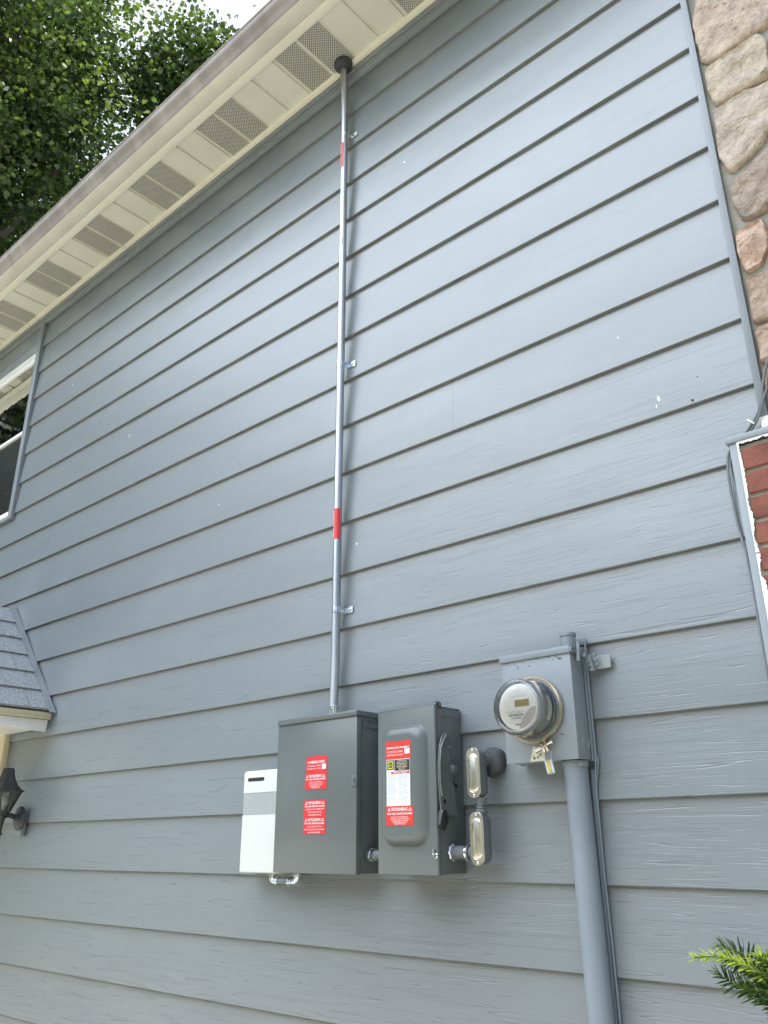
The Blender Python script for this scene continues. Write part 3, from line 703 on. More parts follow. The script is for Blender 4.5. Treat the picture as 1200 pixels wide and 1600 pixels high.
mb = MB(); mb.lathe((CXc+.001, CYc, 3.86), (0, 0, 1), [(0, .0165), (.002, .0185), (.045, .0185), (.047, .0165)], 28, False, False)
build('coupling', mb, M_GALV, rc)
strap0 = None
for zz in (2.425, 3.565, 4.925):
    mb = MB(); z1_ = zz+.023
    arc = [(CXc+math.cos(a)*(CR+.0012), CYc-math.sin(a)*(CR+.0012)) for a in [math.pi*1.12-i*math.pi*1.12/14 for i in range(15)]]
    arc += [(CXc+CR+.0022, CYc+.012), (CXc+CR+.004, -.003), (CXc+.062, -.003)]
    inn = [(x, y) for x, y in arc]
    A_ = [(x, y, zz-.003) for x, y in arc]; B_ = [(x, y, z1_) for x, y in arc]
    for i in range(len(arc)-1): mb.poly([A_[i], A_[i+1], B_[i+1], B_[i]])
    bmesh.ops.remove_doubles(mb.bm, verts=mb.bm.verts[:], dist=1e-5)
    bmesh.ops.solidify(mb.bm, geom=mb.bm.faces[:], thickness=.0016)
    st = build('strap', mb, M_ZINC, rc, 40)
    mb = MB(); mb.lathe((CXc+.044, -.0035, zz+.010), (0, -1, 0), [(0, .0065), (.003, .006), (.0045, .003)], 12); build('strap_screw', mb, M_GALV, st)
def conduit_label(z0_, z1_, s_, lab):
    mb = MB(); a0, a1 = R(195), R(348); n_ = 14; rr = CR+.0006
    rg = [[(CXc-.001+rr*math.cos(a), CYc+rr*math.sin(a), z) for a in [a0+(a1-a0)*i/n_ for i in range(n_+1)]] for z in (z0_, z1_)]
    mb.rings(rg, False, False, closed=False); st = build('conduit_sticker', mb, M_RED, rc, 60, label=lab)
    mb = MB(); rr2 = rr+.0004; H = z1_-z0_
    def fn(a, b2, k=0):
        # a runs down the pipe, b2 around it
        th = R(247)+b2/rr2; return (CXc-.001+(rr2+k)*math.cos(th), CYc+(rr2+k)*math.sin(th), (z0_+z1_)/2-a)
    text(mb, s_, 0, 0, H*.92, .0078, fn, bold=.0004)
    build('lettering', mb, M_LETTER, st, 0)
conduit_label(2.735, 2.870, 'WARNING: PHOTOVOLTAIC POWER SOURCE', 'lower red conduit sticker reading down the pipe')
conduit_label(4.715, 4.880, 'WARNING: PHOTOVOLTAIC POWER SOURCE', 'upper red conduit sticker just below the top strap')
mb = MB(); mb.prism([(CXc+.006+.006*math.cos(a), CYc-CR-.0006, 4.26+.024*math.sin(a)) for a in [i*math.pi/6 for i in range(12)]], (0, .002, 0)); 
build('paper_tag', mb, M_PAPER, rc, 0, label='small scuffed white listing label on the conduit')
# rubber boot at the soffit
mb = MB(); c0 = Vector((CXc+.013, CYc-.032, 5.398)); rg = []
for d, q in ((-.034, .018), (-.034, .026), (-.028, .039), (-.018, .047), (-.006, .050), (.008, .048), (.012, .045)):
    rg.append([c0+Vector((q*math.cos(a)*(1+.10*noise.noise((math.cos(a)*2, math.sin(a)*2, 3+d*30))), q*math.sin(a)*(1+.05*noise.noise((math.cos(a)*2, math.sin(a)*2, 9)))*.95, d)) for a in [i*2*math.pi/32 for i in range(32)]])
mb.rings(rg, True, True); boot = build('soffit_seal', mb, M_PUTTY, rc, 50, label='dark round sealing putty where the conduit enters the soffit')

# ------------------------------------------------------------------ nipple between the panels
npp = thing('conduit_nipple', (-2.05, -.06, 1.527), 'short steel nipple joining the two grey boxes near their bottoms', 'pipe fitting')
mb = MB(); mb.tube([(-2.1065, -.058, 1.527), (-1.984, -.058, 1.527)], .0155, 24); build('pipe', mb, M_CAST, npp)
mb = MB(); mb.lathe((-2.1065, -.058, 1.527), (1, 0, 0), [(0, .023), (.004, .0235), (.012, .0225), (.013, .018), (.030, .018), (.032, .0155)], 12); build('locknut', mb, M_ZINC, npp)

# ------------------------------------------------------------------ disconnect switch
dx0, dx1, dyf, dz0, dz1 = -1.985, -1.735, -.147, 1.469, 1.989
ds = thing('disconnect_switch', (-1.86, 0, dz0), 'grey steel switch box with a domed cover and a lever on its right side', 'disconnect switch')
mb = MB(); mb.box(dx0+.004, dx1-.002, -.128, -.001, dz0+.004, 1.981, .002)
mb.prism([(dx1-.0015, -.005, 1.955), (dx1-.0015, -.125, 1.955), (dx1-.0015, -.125, 1.9555), (dx1-.0015, -.005, 1.9555)], (.0012, 0, 0))
build('cabinet', mb, M_GREYBOX, ds)
mb = MB(); mb.box(dx0, dx1+.001, dyf, -.1285, dz0, dz1, .004, 3)
mb.box(dx1-.0018, dx1+.0008, -.1284, -.108, dz0+.004, dz1-.012, .0006)
cov = build('cover', mb, M_GREYBOX, ds)
mb = MB(); mb.prism([(dx0+.002, -.151, 1.9935), (dx0+.002, -.120, 1.9995), (dx0+.002, -.120, 2.0020), (dx0+.002, -.151, 1.9960)], (dx1-dx0+.002, 0, 0))
mb.box(dx0+.004, dx1-.006, -.121, -.001, 1.982, 1.988, .001)
mb.box(dx1-.010, dx1+.004, -.124, -.112, 1.984, 1.998, .001)
build('drip_shield', mb, M_GREYDK, ds)
# domed panel
def rrect(x0, x1, z0, z1, rad, y, n_=8):
    pts = []
    for (cx, cz, a0) in ((x1-rad, z1-rad, 0), (x0+rad, z1-rad, 90), (x0+rad, z0+rad, 180), (x1-rad, z0+rad, 270)):
        for i in range(n_+1):
            a = R(a0+90*i/n_); pts.append((cx+rad*math.cos(a), y, cz+rad*math.sin(a)))
    return pts
mb = MB(); O_ = (-1.961, -1.765, 1.553, 1.932); I_ = (-1.929, -1.811, 1.588, 1.897); rg = []
for t, dy, rr in ((0, 0, .052), (.03, .0012, .052), (.12, .0065, .050), (.30, .0155, .045), (.5, .0205, .038), (.72, .0238, .030), (.9, .0248, .022), (1., .025, .016)):
    v = [O_[i]*(1-t)+I_[i]*t for i in range(4)]; rg.append(rrect(v[0], v[1], v[2], v[3], rr, dyf-.0002-dy))
mb.rings(rg, False, True); build('domed_panel', mb, M_GREYBOX, cov, 60)
yd = dyf-.0259
sticker(ds, (-1.9245, -1.8175, 1.822, 1.8795), yd, M_REDF,
        [('PHOTOVOLTAIC AC DISCONNECT', .64, .92, .095, 1), ('AC OPERATING CURRENT', .42, .66, .10, 0), ('OPERATING AC VOLTAGE', .24, .66, .10, 0)], patch=(.76, .97, .26, .56),
        label='red disconnect sticker on top of the maker label')
lab = sticker(ds, (-1.9225, -1.8215, 1.675, 1.8218), yd+.0002, M_PAPER, [], name='data_label')
mb = MB(); mb.box(-1.920, -1.8895, yd-.0004, yd, 1.789, 1.8195); mb.box(-1.8870, -1.8225, yd-.0004, yd, 1.7855, 1.8195); build('black_block', mb, M_LBLBLK, lab, 0)
mb = MB(); y_ = yd-.0007
def ringrect(x0, x1, z0, z1, t):
    for q in ((x0, x1, z0, z0+t), (x0, x1, z1-t, z1), (x0, x0+t, z0+t, z1-t), (x1-t, x1, z0+t, z1-t)): mb.poly([(q[0], y_, q[2]), (q[1], y_, q[2]), (q[1], y_, q[3]), (q[0], y_, q[3])])
ringrect(-1.9165, -1.8925, 1.7925, 1.8160, .0032)
text(mb, 'D', -1.9045, 1.8043, .0085, .0105, lambda a, b2, k=0: (a, y_-k, b2), bold=.0006)
build('emblem', mb, M_YEL, lab, 0)
mb = MB()
for s_, zz, wd in (('GENERAL DUTY', 1.8155, .040), ('SAFETY SWITCH', 1.8110, .044), ('INTERRUPTOR DE', 1.8065, .046), ('SEGURIDAD', 1.8020, .040), ('SERVICIO GENERAL', 1.7975, .048), ('100 A 240 V', 1.7930, .030), ('SERIES E1', 1.7888, .026)):
    text(mb, s_, -1.8545, zz, wd, .0029, lambda a, b2, k=0: (a, y_-k, b2), bold=.0003)
build('lettering', mb, M_TAN, lab, 0)
mb = MB(); mb.box(-1.902, -1.8235, yd-.0004, yd, 1.7755, 1.7832); build('danger_bar', mb, M_REDF, lab, 0)
mb = MB(); text(mb, 'DANGER / PELIGRO', -1.862, 1.7793, .060, .0046, lambda a, b2, k=0: (a, y_-k, b2), bold=.0004); build('danger_lettering', mb, M_PAPER, lab, 0)
mb = MB(); rnd = random.Random(2); words = ['HAZARD OF ELECTRIC SHOCK', 'TURN OFF ALL POWER', 'BEFORE WORKING INSIDE', 'REPLACE ALL DEVICES', 'AND COVERS BEFORE', 'TURNING POWER ON', 'FAILURE TO FOLLOW THESE', 'INSTRUCTIONS WILL RESULT', 'IN SERIOUS INJURY', 'USE COPPER WIRE ONLY', 'TORQUE LINE AND LOAD', 'SUITABLE FOR USE AS', 'SERVICE EQUIPMENT']
zz = 1.7705; k = 0
while zz > 1.681:
    for cxx in (-1.8970, -1.8480):
        wd = rnd.uniform(.030, .043); text(mb, words[k % len(words)], cxx-(.043-wd)/2, zz, wd, .0021, lambda a, b2, kk=0: (a, y_-kk, b2)); k += 1
    zz -= .0042 if rnd.random() < .8 else .0080
build('instructions', mb, M_INK, lab, 0)
sticker(ds, (-1.9245, -1.8085, 1.6165, 1.6760), yd-.0004, M_REDF,
        [('WARNING', .83, .62, .19, 1), ('ELECTRIC SHOCK HAZARD', .60, .90, .10, 1), ('DO NOT TOUCH TERMINALS', .43, .60, .07, 0), ('TERMINALS ON BOTH LINE AND', .335, .70, .07, 0),
         ('LOAD SIDES MAY BE', .24, .60, .07, 0), ('ENERGIZED IN THE', .15, .48, .07, 0), ('OPEN POSITION', .07, .40, .055, 0)], tris=[(.82, .20)],
        label='red warning sticker at the foot of the domed panel')
# cover screw
mb = MB(); mb.lathe((-1.743, dyf-.0002, 1.527), (0, -1, 0), [(0, .009), (.002, .009), (.004, .006), (.010, .005)], 10); mb.box(-1.746, -1.741, dyf-.014, dyf-.002, 1.530, 1.545, .001)
build('cover_screw', mb, M_ZINC, ds)
# handle: pressed steel lever standing off the right side
hx = dx1+.016
prof = [(-.118, 1.900), (-.135, 1.885), (-.150, 1.850), (-.157, 1.800), (-.158, 1.750), (-.153, 1.700), (-.149, 1.655), (-.108, 1.644), (-.064, 1.643), (-.066, 1.66), (-.078, 1.70), (-.074, 1.72), (-.088, 1.75), (-.094, 1.79), (-.101, 1.845), (-.108, 1.885)]
mb = MB(); mb.prism([(hx, y, z) for y, z in prof], (.004, 0, 0), .001)
mb.prism([(hx+.0035, y, z) for y, z in ((-.118, 1.895), (-.148, 1.852), (-.1555, 1.80), (-.1565, 1.75), (-.150, 1.70), (-.147, 1.70), (-.1530, 1.75), (-.1520, 1.80), (-.1445, 1.85))], (.007, 0, 0), .001)
han = build('handle', mb, M_GREYBOX, ds)
mb = MB(); mb.prism([(hx-.004, y, z) for y, z in ((-.150, 1.662), (-.155, 1.650), (-.168, 1.615), (-.150, 1.600), (-.140, 1.600), (-.120, 1.635), (-.135, 1.660))], (.017, 0, 0), .003); build('grip', mb, M_BLACK, han)
mb = MB(); mb.lathe((hx+.0041, -.131, 1.686), (1, 0, 0), [(0, .0075), (.0008, .0075)], 20); build('padlock_hole', mb, M_DARK, han)
mb = MB(); mb.lathe((dx1-.001, -.064, 1.786), (1, 0, 0), [(0, .020), (.010, .018), (.016, .013), (.022, .012), (.024, .008)], 24); mb.lathe((dx1, -.083, 1.855), (1, 0, 0), [(0, .005), (.016, .005), (.018, .003)], 12)
mb.prism([(dx1+.002, -.085, 1.835), (dx1+.002, -.050, 1.79), (dx1+.002, -.045, 1.74), (dx1+.002, -.075, 1.755)], (.006, 0, 0), .001)
build('pivot', mb, M_GREYBOX, ds)
mb = MB(); mb.prism([(dx1+.0002, y, z) for y, z in ((-.088, 1.850), (-.082, 1.846), (-.060, 1.812), (-.066, 1.810))], (.0012, 0, 0)); mb.prism([(dx1+.0002, y, z) for y, z in ((-.070, 1.765), (-.064, 1.765), (-.034, 1.735), (-.040, 1.732))], (.0012, 0, 0)); build('slot', mb, M_DARK, ds, 0)

# ------------------------------------------------------------------ conduit bodies (LB fittings)
def conduit_body(name, xc, z0_, z1_, label, mcover):
    t = thing(name, (xc, 0, z0_), label, 'conduit fitting', 'grey conduit bodies beside the switch box')
    hw = .0245; yF = -.1005
    def stad(hw_, z0, z1, y, n_=10): return rrect(xc-hw_, xc+hw_, z0, z1, hw_*.98, y, n_)
    mb = MB()
    mb.rings([stad(.0235, z0_+.002, z1_-.002, yF+.002), stad(.0235, z0_+.003, z1_-.003, yF+.020), stad(.0225, z0_+.005, z1_-.005, yF+.040), stad(.017, z0_+.010, z1_-.010, yF+.052), stad(.009, z0_+.018, z1_-.018, yF+.057)])
    build('body', mb, M_CAST, t, 50)
    mb = MB()
    mb.rings([stad(.0252, z0_, z1_, yF+.0018), stad(.0256, z0_-.0003, z1_+.0003, yF), stad(.0248, z0_+.0008, z1_-.0008, yF-.0012), stad(.0185, z0_+.017, z1_-.017, yF-.0014), stad(.0172, z0_+.019, z1_-.019, yF+.0004), stad(.0150, z0_+.022, z1_-.022, yF-.0016), stad(.0135, z0_+.024, z1_-.024, yF-.0022)])
    cv = build('cover_plate', mb, mcover, t, 40)
    for zs in (z0_+.0085, z1_-.0085):
        mb = MB(); mb.lathe((xc, yF-.0013, zs), (0, -1, 0), [(0, .0042), (.0015, .0040), (.0022, .0025)], 12); mb.obox((xc, yF-.0036, zs), (1, .0, 1), (0, 1, 0), (-1, 0, 1), .003, .0002, .0005); build('screw', mb, M_ZINC, cv)
    return t
up = conduit_body('pipe_fitting', -1.6215, 1.6925, 1.846, 'upper grey conduit fitting with a dull cover, plugged with putty at the wall', M_STEEL)
lo = conduit_body('pipe_fitting', -1.6180, 1.4985, 1.6535, 'lower grey conduit fitting with a bright cover, screwed to the side of the switch box', M_STEEL)
mb = MB(); mb.lathe((-1.6180, -.070, 1.6500), (0, 0, 1), [(0, .019), (.008, .019), (.012, .0165), (.032, .0165), (.036, .019), (.046, .0195)], 24); build('hub', mb, M_CAST, lo)
mb = MB()
for zz in (1.6635, 1.6735): mb.lathe((-1.6180, -.070, zz), (0, 0, 1), [(0, .0195), (.001, .0215), (.005, .0215), (.006, .0195)], 8)
build('locknut', mb, M_ZINC, lo)
mb = MB(); mb.lathe((-1.735, -.075, 1.536), (1, 0, 0), [(0, .0245), (.006, .0245), (.007, .0200), (.062, .0200), (.064, .0255), (.074, .0255), (.075, .018), (.10, .018)], 28); build('side_connector', mb, M_CAST, lo)
mb = MB(); mb.lathe((-1.7345, -.075, 1.536), (1, 0, 0), [(0.0005, .0255), (.0045, .0262), (.0085, .0225)], 8); mb.lathe((-1.6735, -.075, 1.536), (1, 0, 0), [(0, .0262), (.003, .0268), (.009, .0262)], 24); build('bushing', mb, M_ZINC, lo)
mb = MB(); mb.lathe((-1.6215, -.045, 1.812), (0, 1, 0), [(-.03, .020), (.05, .020)], 20); build('hub', mb, M_CAST, up)
mb = MB(); rg = []
for d, q in ((-.030, .024), (-.028, .036), (-.022, .043), (-.012, .046), (.002, .047), (.015, .045)):
    rg.append([(-1.608+q*math.cos(a)*(1+.20*noise.noise((math.cos(a)*1.3, math.sin(a)*1.3, d*20))), d, 1.805+q*math.sin(a)*(1+.20*noise.noise((math.cos(a)*1.3+4, math.sin(a)*1.3, d*20)))) for a in [i*2*math.pi/30 for i in range(30)]])
mb.rings(rg); build('putty', mb, M_PUTTY, up, 50, label='dark grey sealing putty packed round the fitting')

# ------------------------------------------------------------------ meter socket
mx0, mx1, myf, mz0, mz1 = -1.494, -1.2455, -.100, 1.787, 2.116
ms = thing('meter_socket', (-1.37, 0, mz0), 'painted grey-blue meter box behind the round glass meter', 'meter box')
mb = MB(); mb.box(mx0+.002, mx1-.002, -.097, -.001, mz0+.002, mz1+.002, .002)
mb.box(mx1-.0025, mx1+.002, -.024, -.001, mz0, mz1-.03, .0008)
mb.box(mx0-.002, mx0+.0015, -.024, -.001, mz0, mz1-.03, .0008)
build('cabinet', mb, M_METERP, ms)
mb = MB(); mb.box(mx0, mx1, myf, -.0972, mz0, mz1-.019, .002); mb.box(mx1-.0018, mx1+.0004, -.0971, -.030, mz0+.001, mz1-.021, .0006); build('front_cover', mb, M_METERP, ms)
mb = MB(); mb.prism([(mx0-.003, myf-.006, mz1-.020), (mx0-.003, myf-.006, mz1+.001), (mx0-.003, -.001, mz1+.010), (mx0-.003, -.001, mz1-.02), (mx0-.003, -.040, mz1-.020)], (mx1-mx0+.006, 0, 0), .0012); build('rain_cap', mb, M_METERP, ms)
mb = MB(); mb.box(mx1-.0015, mx1+.0011, -.0262, -.0246, mz0+.002, mz1-.035); mb.box(mx1+.0021, mx1+.0028, -.004, -.0025, mz0, mz1-.035)
build('seam', mb, M_GREYDK, ms, 0)
mb = MB()
for q, w_ in ((.021, .0018), (.013, .0015)):
    n_ = 28; rg = [[(mx1+h, -.052+(q+dq)*math.cos(2*math.pi*i/n_), 1.836+(q+dq)*math.sin(2*math.pi*i/n_)) for i in range(n_)] for dq, h in ((-w_, .0005), (0, .0022), (w_, .0005))]
    mb.rings(rg, False, False)
build('knockout', mb, M_METERP, ms)
mb = MB(); mb.lathe((mx1-.032, -.045, mz1+.002), (0, 0, 1), [(0, .026), (.004, .026), (.005, .0225), (.040, .0225), (.041, .0255), (.050, .0255)], 24); build('top_hub', mb, M_METERP, ms)
mb = MB(); pts = [(-1.396, 1.832), (-1.358, 1.829), (-1.357, 1.7895), (-1.408, 1.7885)]; mb.prism([(x, myf-.0008, z) for x, z in pts], (0, .001, 0)); pt = build('worn_patch', mb, M_PALE, ms, 0, label='pale worn sticker patch under the meter ring')
mb = MB(); rnd = random.Random(4)
for i in range(26):
    x, z = rnd.uniform(-1.398, -1.364), rnd.uniform(1.794, 1.812) if i < 18 else rnd.uniform(1.815, 1.828); s_ = rnd.uniform(.0008, .0028)
    mb.poly([(x+s_*rnd.uniform(.6, 1.4)*math.cos(a), myf-.0012, z+s_*rnd.uniform(.6, 1.4)*math.sin(a)) for a in (0, 1.2, 2.4, 3.7, 5.0)])
build('flaked_paint', mb, M_DARK, pt, 0)
mb = MB()
for i in range(22):
    x, z = rnd.uniform(-1.48, -1.26), 2.094-abs(rnd.gauss(0, .012)); s_ = rnd.uniform(.0006, .0022)
    mb.poly([(x+s_*2*rnd.uniform(.6, 1.6)*math.cos(a), myf-.0003, z+s_*.7*math.sin(a)) for a in (0, 1.2, 2.4, 3.7, 5.0)])
mb.poly([(-1.300, myf-.0003, 1.862), (-1.288, myf-.0003, 1.8595), (-1.287, myf-.0003, 1.8575), (-1.298, myf-.0003, 1.8595)])
build('chipped_paint', mb, M_DARK, ms, 0)

# ------------------------------------------------------------------ electric meter
ex, ez = -1.380, 1.938
em = thing('electric_meter', (ex, -.10, ez), 'round glass electricity meter with a white face and small display', 'electric meter')
mb = MB(); mb.lathe((ex, -.1005, ez), (0, -1, 0), [(0, .092), (.016, .092), (.018, .087), (.024, .087)], 56); build('base', mb, M_GREYDK, em)
mb = MB(); mb.lathe((ex, -.120, ez), (0, -1, 0), [(0, .0865), (.006, .0875), (.010, .0842), (.040, .0815), (.066, .0800), (.070, .0815), (.080, .0815), (.086, .0790), (.0885, .0740), (.0875, .0700), (.0865, .0690), (.0870, .0300), (.0872, .0002)], 64, False, False)
gl = build('glass_cover', mb, M_MGLASS, em, 40)
mb = MB(); mb.lathe((ex, -.1195, ez), (0, -1, 0), [(0, .0835), (.004, .0850), (.007, .0835)], 64, False, False); mb.lathe((ex, -.120, ez), (0, -1, 0), [(.0700, .0822), (.073, .0832), (.077, .0832), (.080, .0822)], 64, False, False); build('metal_band', mb, M_GALV, em, 60)
mb = MB(); mb.lathe((ex, -.122, ez), (0, -1, 0), [(0, .074), (.050, .0735), (.066, .0700), (.0665, .0655)], 64, True, False); build('inner_housing', mb, mat('meter_housing', (.62, .64, .65), .28, metal=.6, var=.25, vscale=14, stretch=(1, .3, 1)), em, 40)
mb = MB(); mb.lathe((ex, -.190, ez), (0, -1, 0), [(-.002, .067), (.004, .0665), (.0055, .0645)], 64, False, True); face = build('face_plate', mb, M_FACE, em, 40)
yf = -.1958; fnm = lambda a, b2, k=0: (a, yf-.0006-k, b2)
mb = MB()   # grey sweep on the lower right of the face
arc = [(ex+.0635*math.cos(R(a)), ez+.0635*math.sin(R(a))) for a in range(-88, 2, 6)]; inn = [(ex+.062-.052*math.cos(R(a))*.0+(-.062+.010)*(1-t)**1.0*1+.0, ez-.060+.058*t+.012*math.sin(t*math.pi)*-1) for a, t in [(0, i/14) for i in range(14, -1, -1)]]
mb.poly([(x, yf-.0003, z) for x, z in arc+[(ex+.049, ez-.004), (ex+.036, ez-.012), (ex+.024, ez-.023), (ex+.014, ez-.036), (ex+.007, ez-.050)]]); build('grey_sweep', mb, M_FACEG, face, 0)
mb = MB(); mb.box(ex-.0100, ex+.0405, yf-.0012, yf, ez-.0040+.0035, ez+.0205, .0006); dsp = build('display', mb, M_FACEG, em)
mb = MB(); mb.box(ex-.0080, ex+.0385, yf-.0018, yf-.0013, ez+.0012, ez+.0190); build('display_glass', mb, M_LCD, dsp, 0)
mb = MB(); text(mb, 'CL200 240V 3W TYPE C1SR 30TA 1.0Kh', ex+.004, ez+.0300, .052, .0024, fnm); text(mb, 'FM 2S 60Hz', ex-.012, ez-.0125, .060, .0020, fnm)
text(mb, 'WATTHOUR METER', ex-.006, ez-.0165, .052, .0024, fnm); text(mb, '100 056', ex-.006, ez-.0325, .034, .0042, fnm, bold=.0003); text(mb, 'Itron', ex+.000, ez-.0510, .0190, .0060, fnm, bold=.0004)
build('lettering', mb, M_INK, face, 0)
mb = MB(); rnd = random.Random(9); x = ex-.032
while x < ex+.018: wd = rnd.choice((.0005, .0009, .0014)); mb.poly([(x, yf-.0006, ez-.0265), (x+wd, yf-.0006, ez-.0265), (x+wd, yf-.0006, ez-.0205), (x, yf-.0006, ez-.0205)]); x += wd+rnd.choice((.0006, .001))
build('barcode', mb, M_INK, face, 0)
# printed labels inside the glass wall
def wall_label(a0, a1, y0_, y1_, m, nm='side_label'):
    mb = MB(); n_ = 8; mb.rings([[(ex+.0755*math.cos(a), y, ez+.0755*math.sin(a)) for a in [R(a0)+(R(a1)-R(a0))*i/n_ for i in range(n_+1)]] for y in (y0_, y1_)], False, False, closed=False); return build(nm, mb, m, em, 60)
wall_label(-30, 24, -.150, -.127, M_PAPER); wall_label(2, 20, -.1525, -.1502, M_RED); wall_label(-26, -8, -.1525, -.1502, M_INK); wall_label(28, 52, -.150, -.130, M_INK)
# sealing ring with its clamp ends
mb = MB(); path = []
for i in range(60):
    a = R(-84)+(R(360-84-100+84)-0)*0+R(352*i/59); path.append((ex+.0955*math.cos(a), -.112, ez+.0955*math.sin(a)))
sx0, sz0 = ex+.034, ez-.112
path = [(-1.3335, -.122, 1.8115), (-1.3425, -.120, 1.8300), (-1.3520, -.114, 1.8420)]+[(ex+.0965*math.cos(a), -.112, ez+.0965*math.sin(a)) for a in [R(286+346*i/70) for i in range(71)]]+[(-1.3610, -.115, 1.8420), (-1.3520, -.121, 1.8300), (-1.3430, -.123, 1.8110)]
path = path[:3]+path[3:-3]+path[-3:]
rev = [(ex+.0965*math.cos(a), -.112, ez+.0965*math.sin(a)) for a in [R(-66-i*(340/70)) for i in range(71)]]
path = [(-1.3290, -.123, 1.8120), (-1.3370, -.121, 1.8290), (-1.3440, -.115, 1.8430)]+rev+[(-1.3640, -.114, 1.8400), (-1.3500, -.120, 1.8310), (-1.3400, -.123, 1.8110)]
for off in (0,):
    rg = []
    P_ = [Vector(p_) for p_ in path]
    for i, p_ in enumerate(P_):
        t = (P_[min(i+1, len(P_)-1)]-P_[max(i-1, 0)]).normalized(); o_ = t.cross(Vector((0, 1, 0))).normalized()
        rg.append([p_+o_*.0032+Vector((0, -.006, 0)), p_+o_*.0048, p_+o_*.0032+Vector((0, .006, 0)), p_-o_*.0032+Vector((0, .006, 0)), p_-o_*.0022, p_-o_*.0032+Vector((0, -.006, 0))])
    mb.rings(rg)
ring = build('sealing_ring', mb, M_BRASS, em, 50)
mb = MB(); d_ = Vector((.062, .0, .026)).normalized(); c_ = Vector((-1.343, -.121, 1.829))
mb.tube([c_-d_*.034, c_-d_*.010], .0078, 16); mb.tube([c_-d_*.010, c_+d_*.026], .0042, 12); mb.tube([c_+d_*.024, c_+d_*.031], .009, 16)
build('lock_barrel', mb, M_STEEL, ring)

# seal tag
tg = thing('seal_tag', (-1.333, -.125, 1.810), 'small clear and yellow padlock seal hanging from the meter ring', 'seal')
mb = MB(); mb.tube([(-1.341, -.126, 1.787), (-1.3435, -.125, 1.802), (-1.339, -.124, 1.815), (-1.328, -.125, 1.817), (-1.321, -.126, 1.806), (-1.320, -.127, 1.788)], .0008, 8); build('wire', mb, M_GALV, tg)
dn = Vector((.010, -.002, -.040)).normalized(); ct = Vector((-1.3270, -.127, 1.768)); ax = Vector((1, 0, .15)).normalized(); 
mb = MB(); mb.obox(ct, ax, dn.cross(ax), dn, .0100, .003, .0180, .0015); build('clear_body', mb, M_PLASTIC, tg)
mb = MB(); mb.obox(ct+Vector((0, -.0035, 0)), ax, dn.cross(ax), dn, .0044, .002, .0160, .001); build('insert', mb, M_YELTAG, tg)

# ------------------------------------------------------------------ service pipe below the meter
spx = -1.2885
sp = thing('service_pipe', (-1.277, -.05, 0), 'thick painted grey pipe running down from under the meter box', 'pipe')
mb = MB(); mb.tube([(spx+.012+.012*(1-z/1.787)*1.0-.0*z, -.046, z) for z in (0, .5)]+[(spx+.0115, -.046, 1.10), (spx+.0045, -.046, 1.5), (spx, -.046, 1.776)], .0348, 36); build('pipe', mb, M_PIPE, sp)
mb = MB(); mb.lathe((spx, -.046, 1.770), (0, 0, 1), [(0, .0360), (.004, .0385), (.0165, .0385)], 36); mb.tube([(spx+.030, -.072, 1.776), (spx+.036, -.080, 1.776)], .006, 10); build('collar', mb, M_METERP, sp)

# flat cable stapled beside the pipe
gc = thing('ground_cable', (-1.25, -.01, 0), 'thin painted cables running down the wall just right of the service pipe', 'cable')
mb = MB(); mb.tube([(-1.2415, -.0065, 2.155), (-1.2410, -.0075, 2.05), (-1.2405, -.0075, 1.80), (-1.2475, -.010, 1.74), (-1.2480, -.010, 1.5), (-1.2440, -.009, 1.3), (-1.2420, -.009, 1.1), (-1.2400, -.009, .4), (-1.239, -.009, 0)], .0028, 10); build('cable', mb, M_PIPE, gc)
mb = MB(); mb.tube([(-1.236, -.004, 1.800), (-1.237, -.005, 1.772), (-1.2460, -.006, 1.735), (-1.250, -.006, 1.70)], .0030, 8); build('loose_wire', mb, M_CABLE, gc)
mb = MB(); mb.box(-1.262, -1.2525, -.010, -.0005, 0, 1.765, .001); build('backing_strip', mb, M_PIPE, gc)

# bonding terminal block on the box corner
bb = thing('bonding_clamp', (-1.235, -.05, 2.10), 'painted metal grounding clamp with screws at the top right corner of the meter box', 'grounding clamp')
mb = MB(); mb.tube([(-1.226, -.078, 2.128), (-1.231, -.078, 2.072)], .0058, 14); build('rod', mb, M_METERP, bb)
mb = MB(); mb.obox((-1.238, -.082, 2.106), (0, 1, -.06), (1, 0, 0), (0, .06, 1), .026, .0022, .0085, .001); mb.obox((-1.2235, -.040, 2.090), (.02, 1, -.25), (1, 0, 0), (0, .25, 1), .015, .004, .006, .001); mb.obox((-1.2155, -.030, 2.071), (.1, .2, -1), (1, 0, 0), (0, 1, .2), .023, .0058, .0070, .001); build('bar', mb, M_METERP, bb)
mb = MB()
for i in range(3): mb.lathe((-1.2200+.0016*i, -.0375+.001*i, 2.083-.013*i), (0, -1, 0), [(0, .0028), (.0006, .0028)], 10)
for yy in (-.098, -.070): mb.lathe((-1.2354, yy, 2.107), (1, 0, 0), [(0, .0030), (.0008, .0030)], 10)
build('hole', mb, M_DARK, bb, 0)
for i in range(3):
    mb = MB(); mb.lathe((-1.2090+.0022*i, -.026, 2.092-.015*i), (1, -.3, .2), [(0, .0030), (.006, .0030), (.007, .0055), (.012, .0055), (.0135, .003)], 8); build('screw', mb, M_METERP, bb)
tp = thing('tag_plate', (-1.18, 0, 2.07), 'blank painted metal tag flat on the siding right of the grounding clamp', 'plate')
mb = MB(); mb.rings([rrect(-1.228, -1.1615, 2.0535, 2.0945, .005, -.0055), rrect(-1.228, -1.1615, 2.0535, 2.0945, .005, -.0085)]); build('plate', mb, mat('dusty_painted_tag', (.25, .27, .265), .4, var=.1, vscale=12), tp)
mb = MB(); mb.box(-1.222, -1.175, -.0054, .004, 2.060, 2.090); build('backing', mb, M_GREYDK, tp)

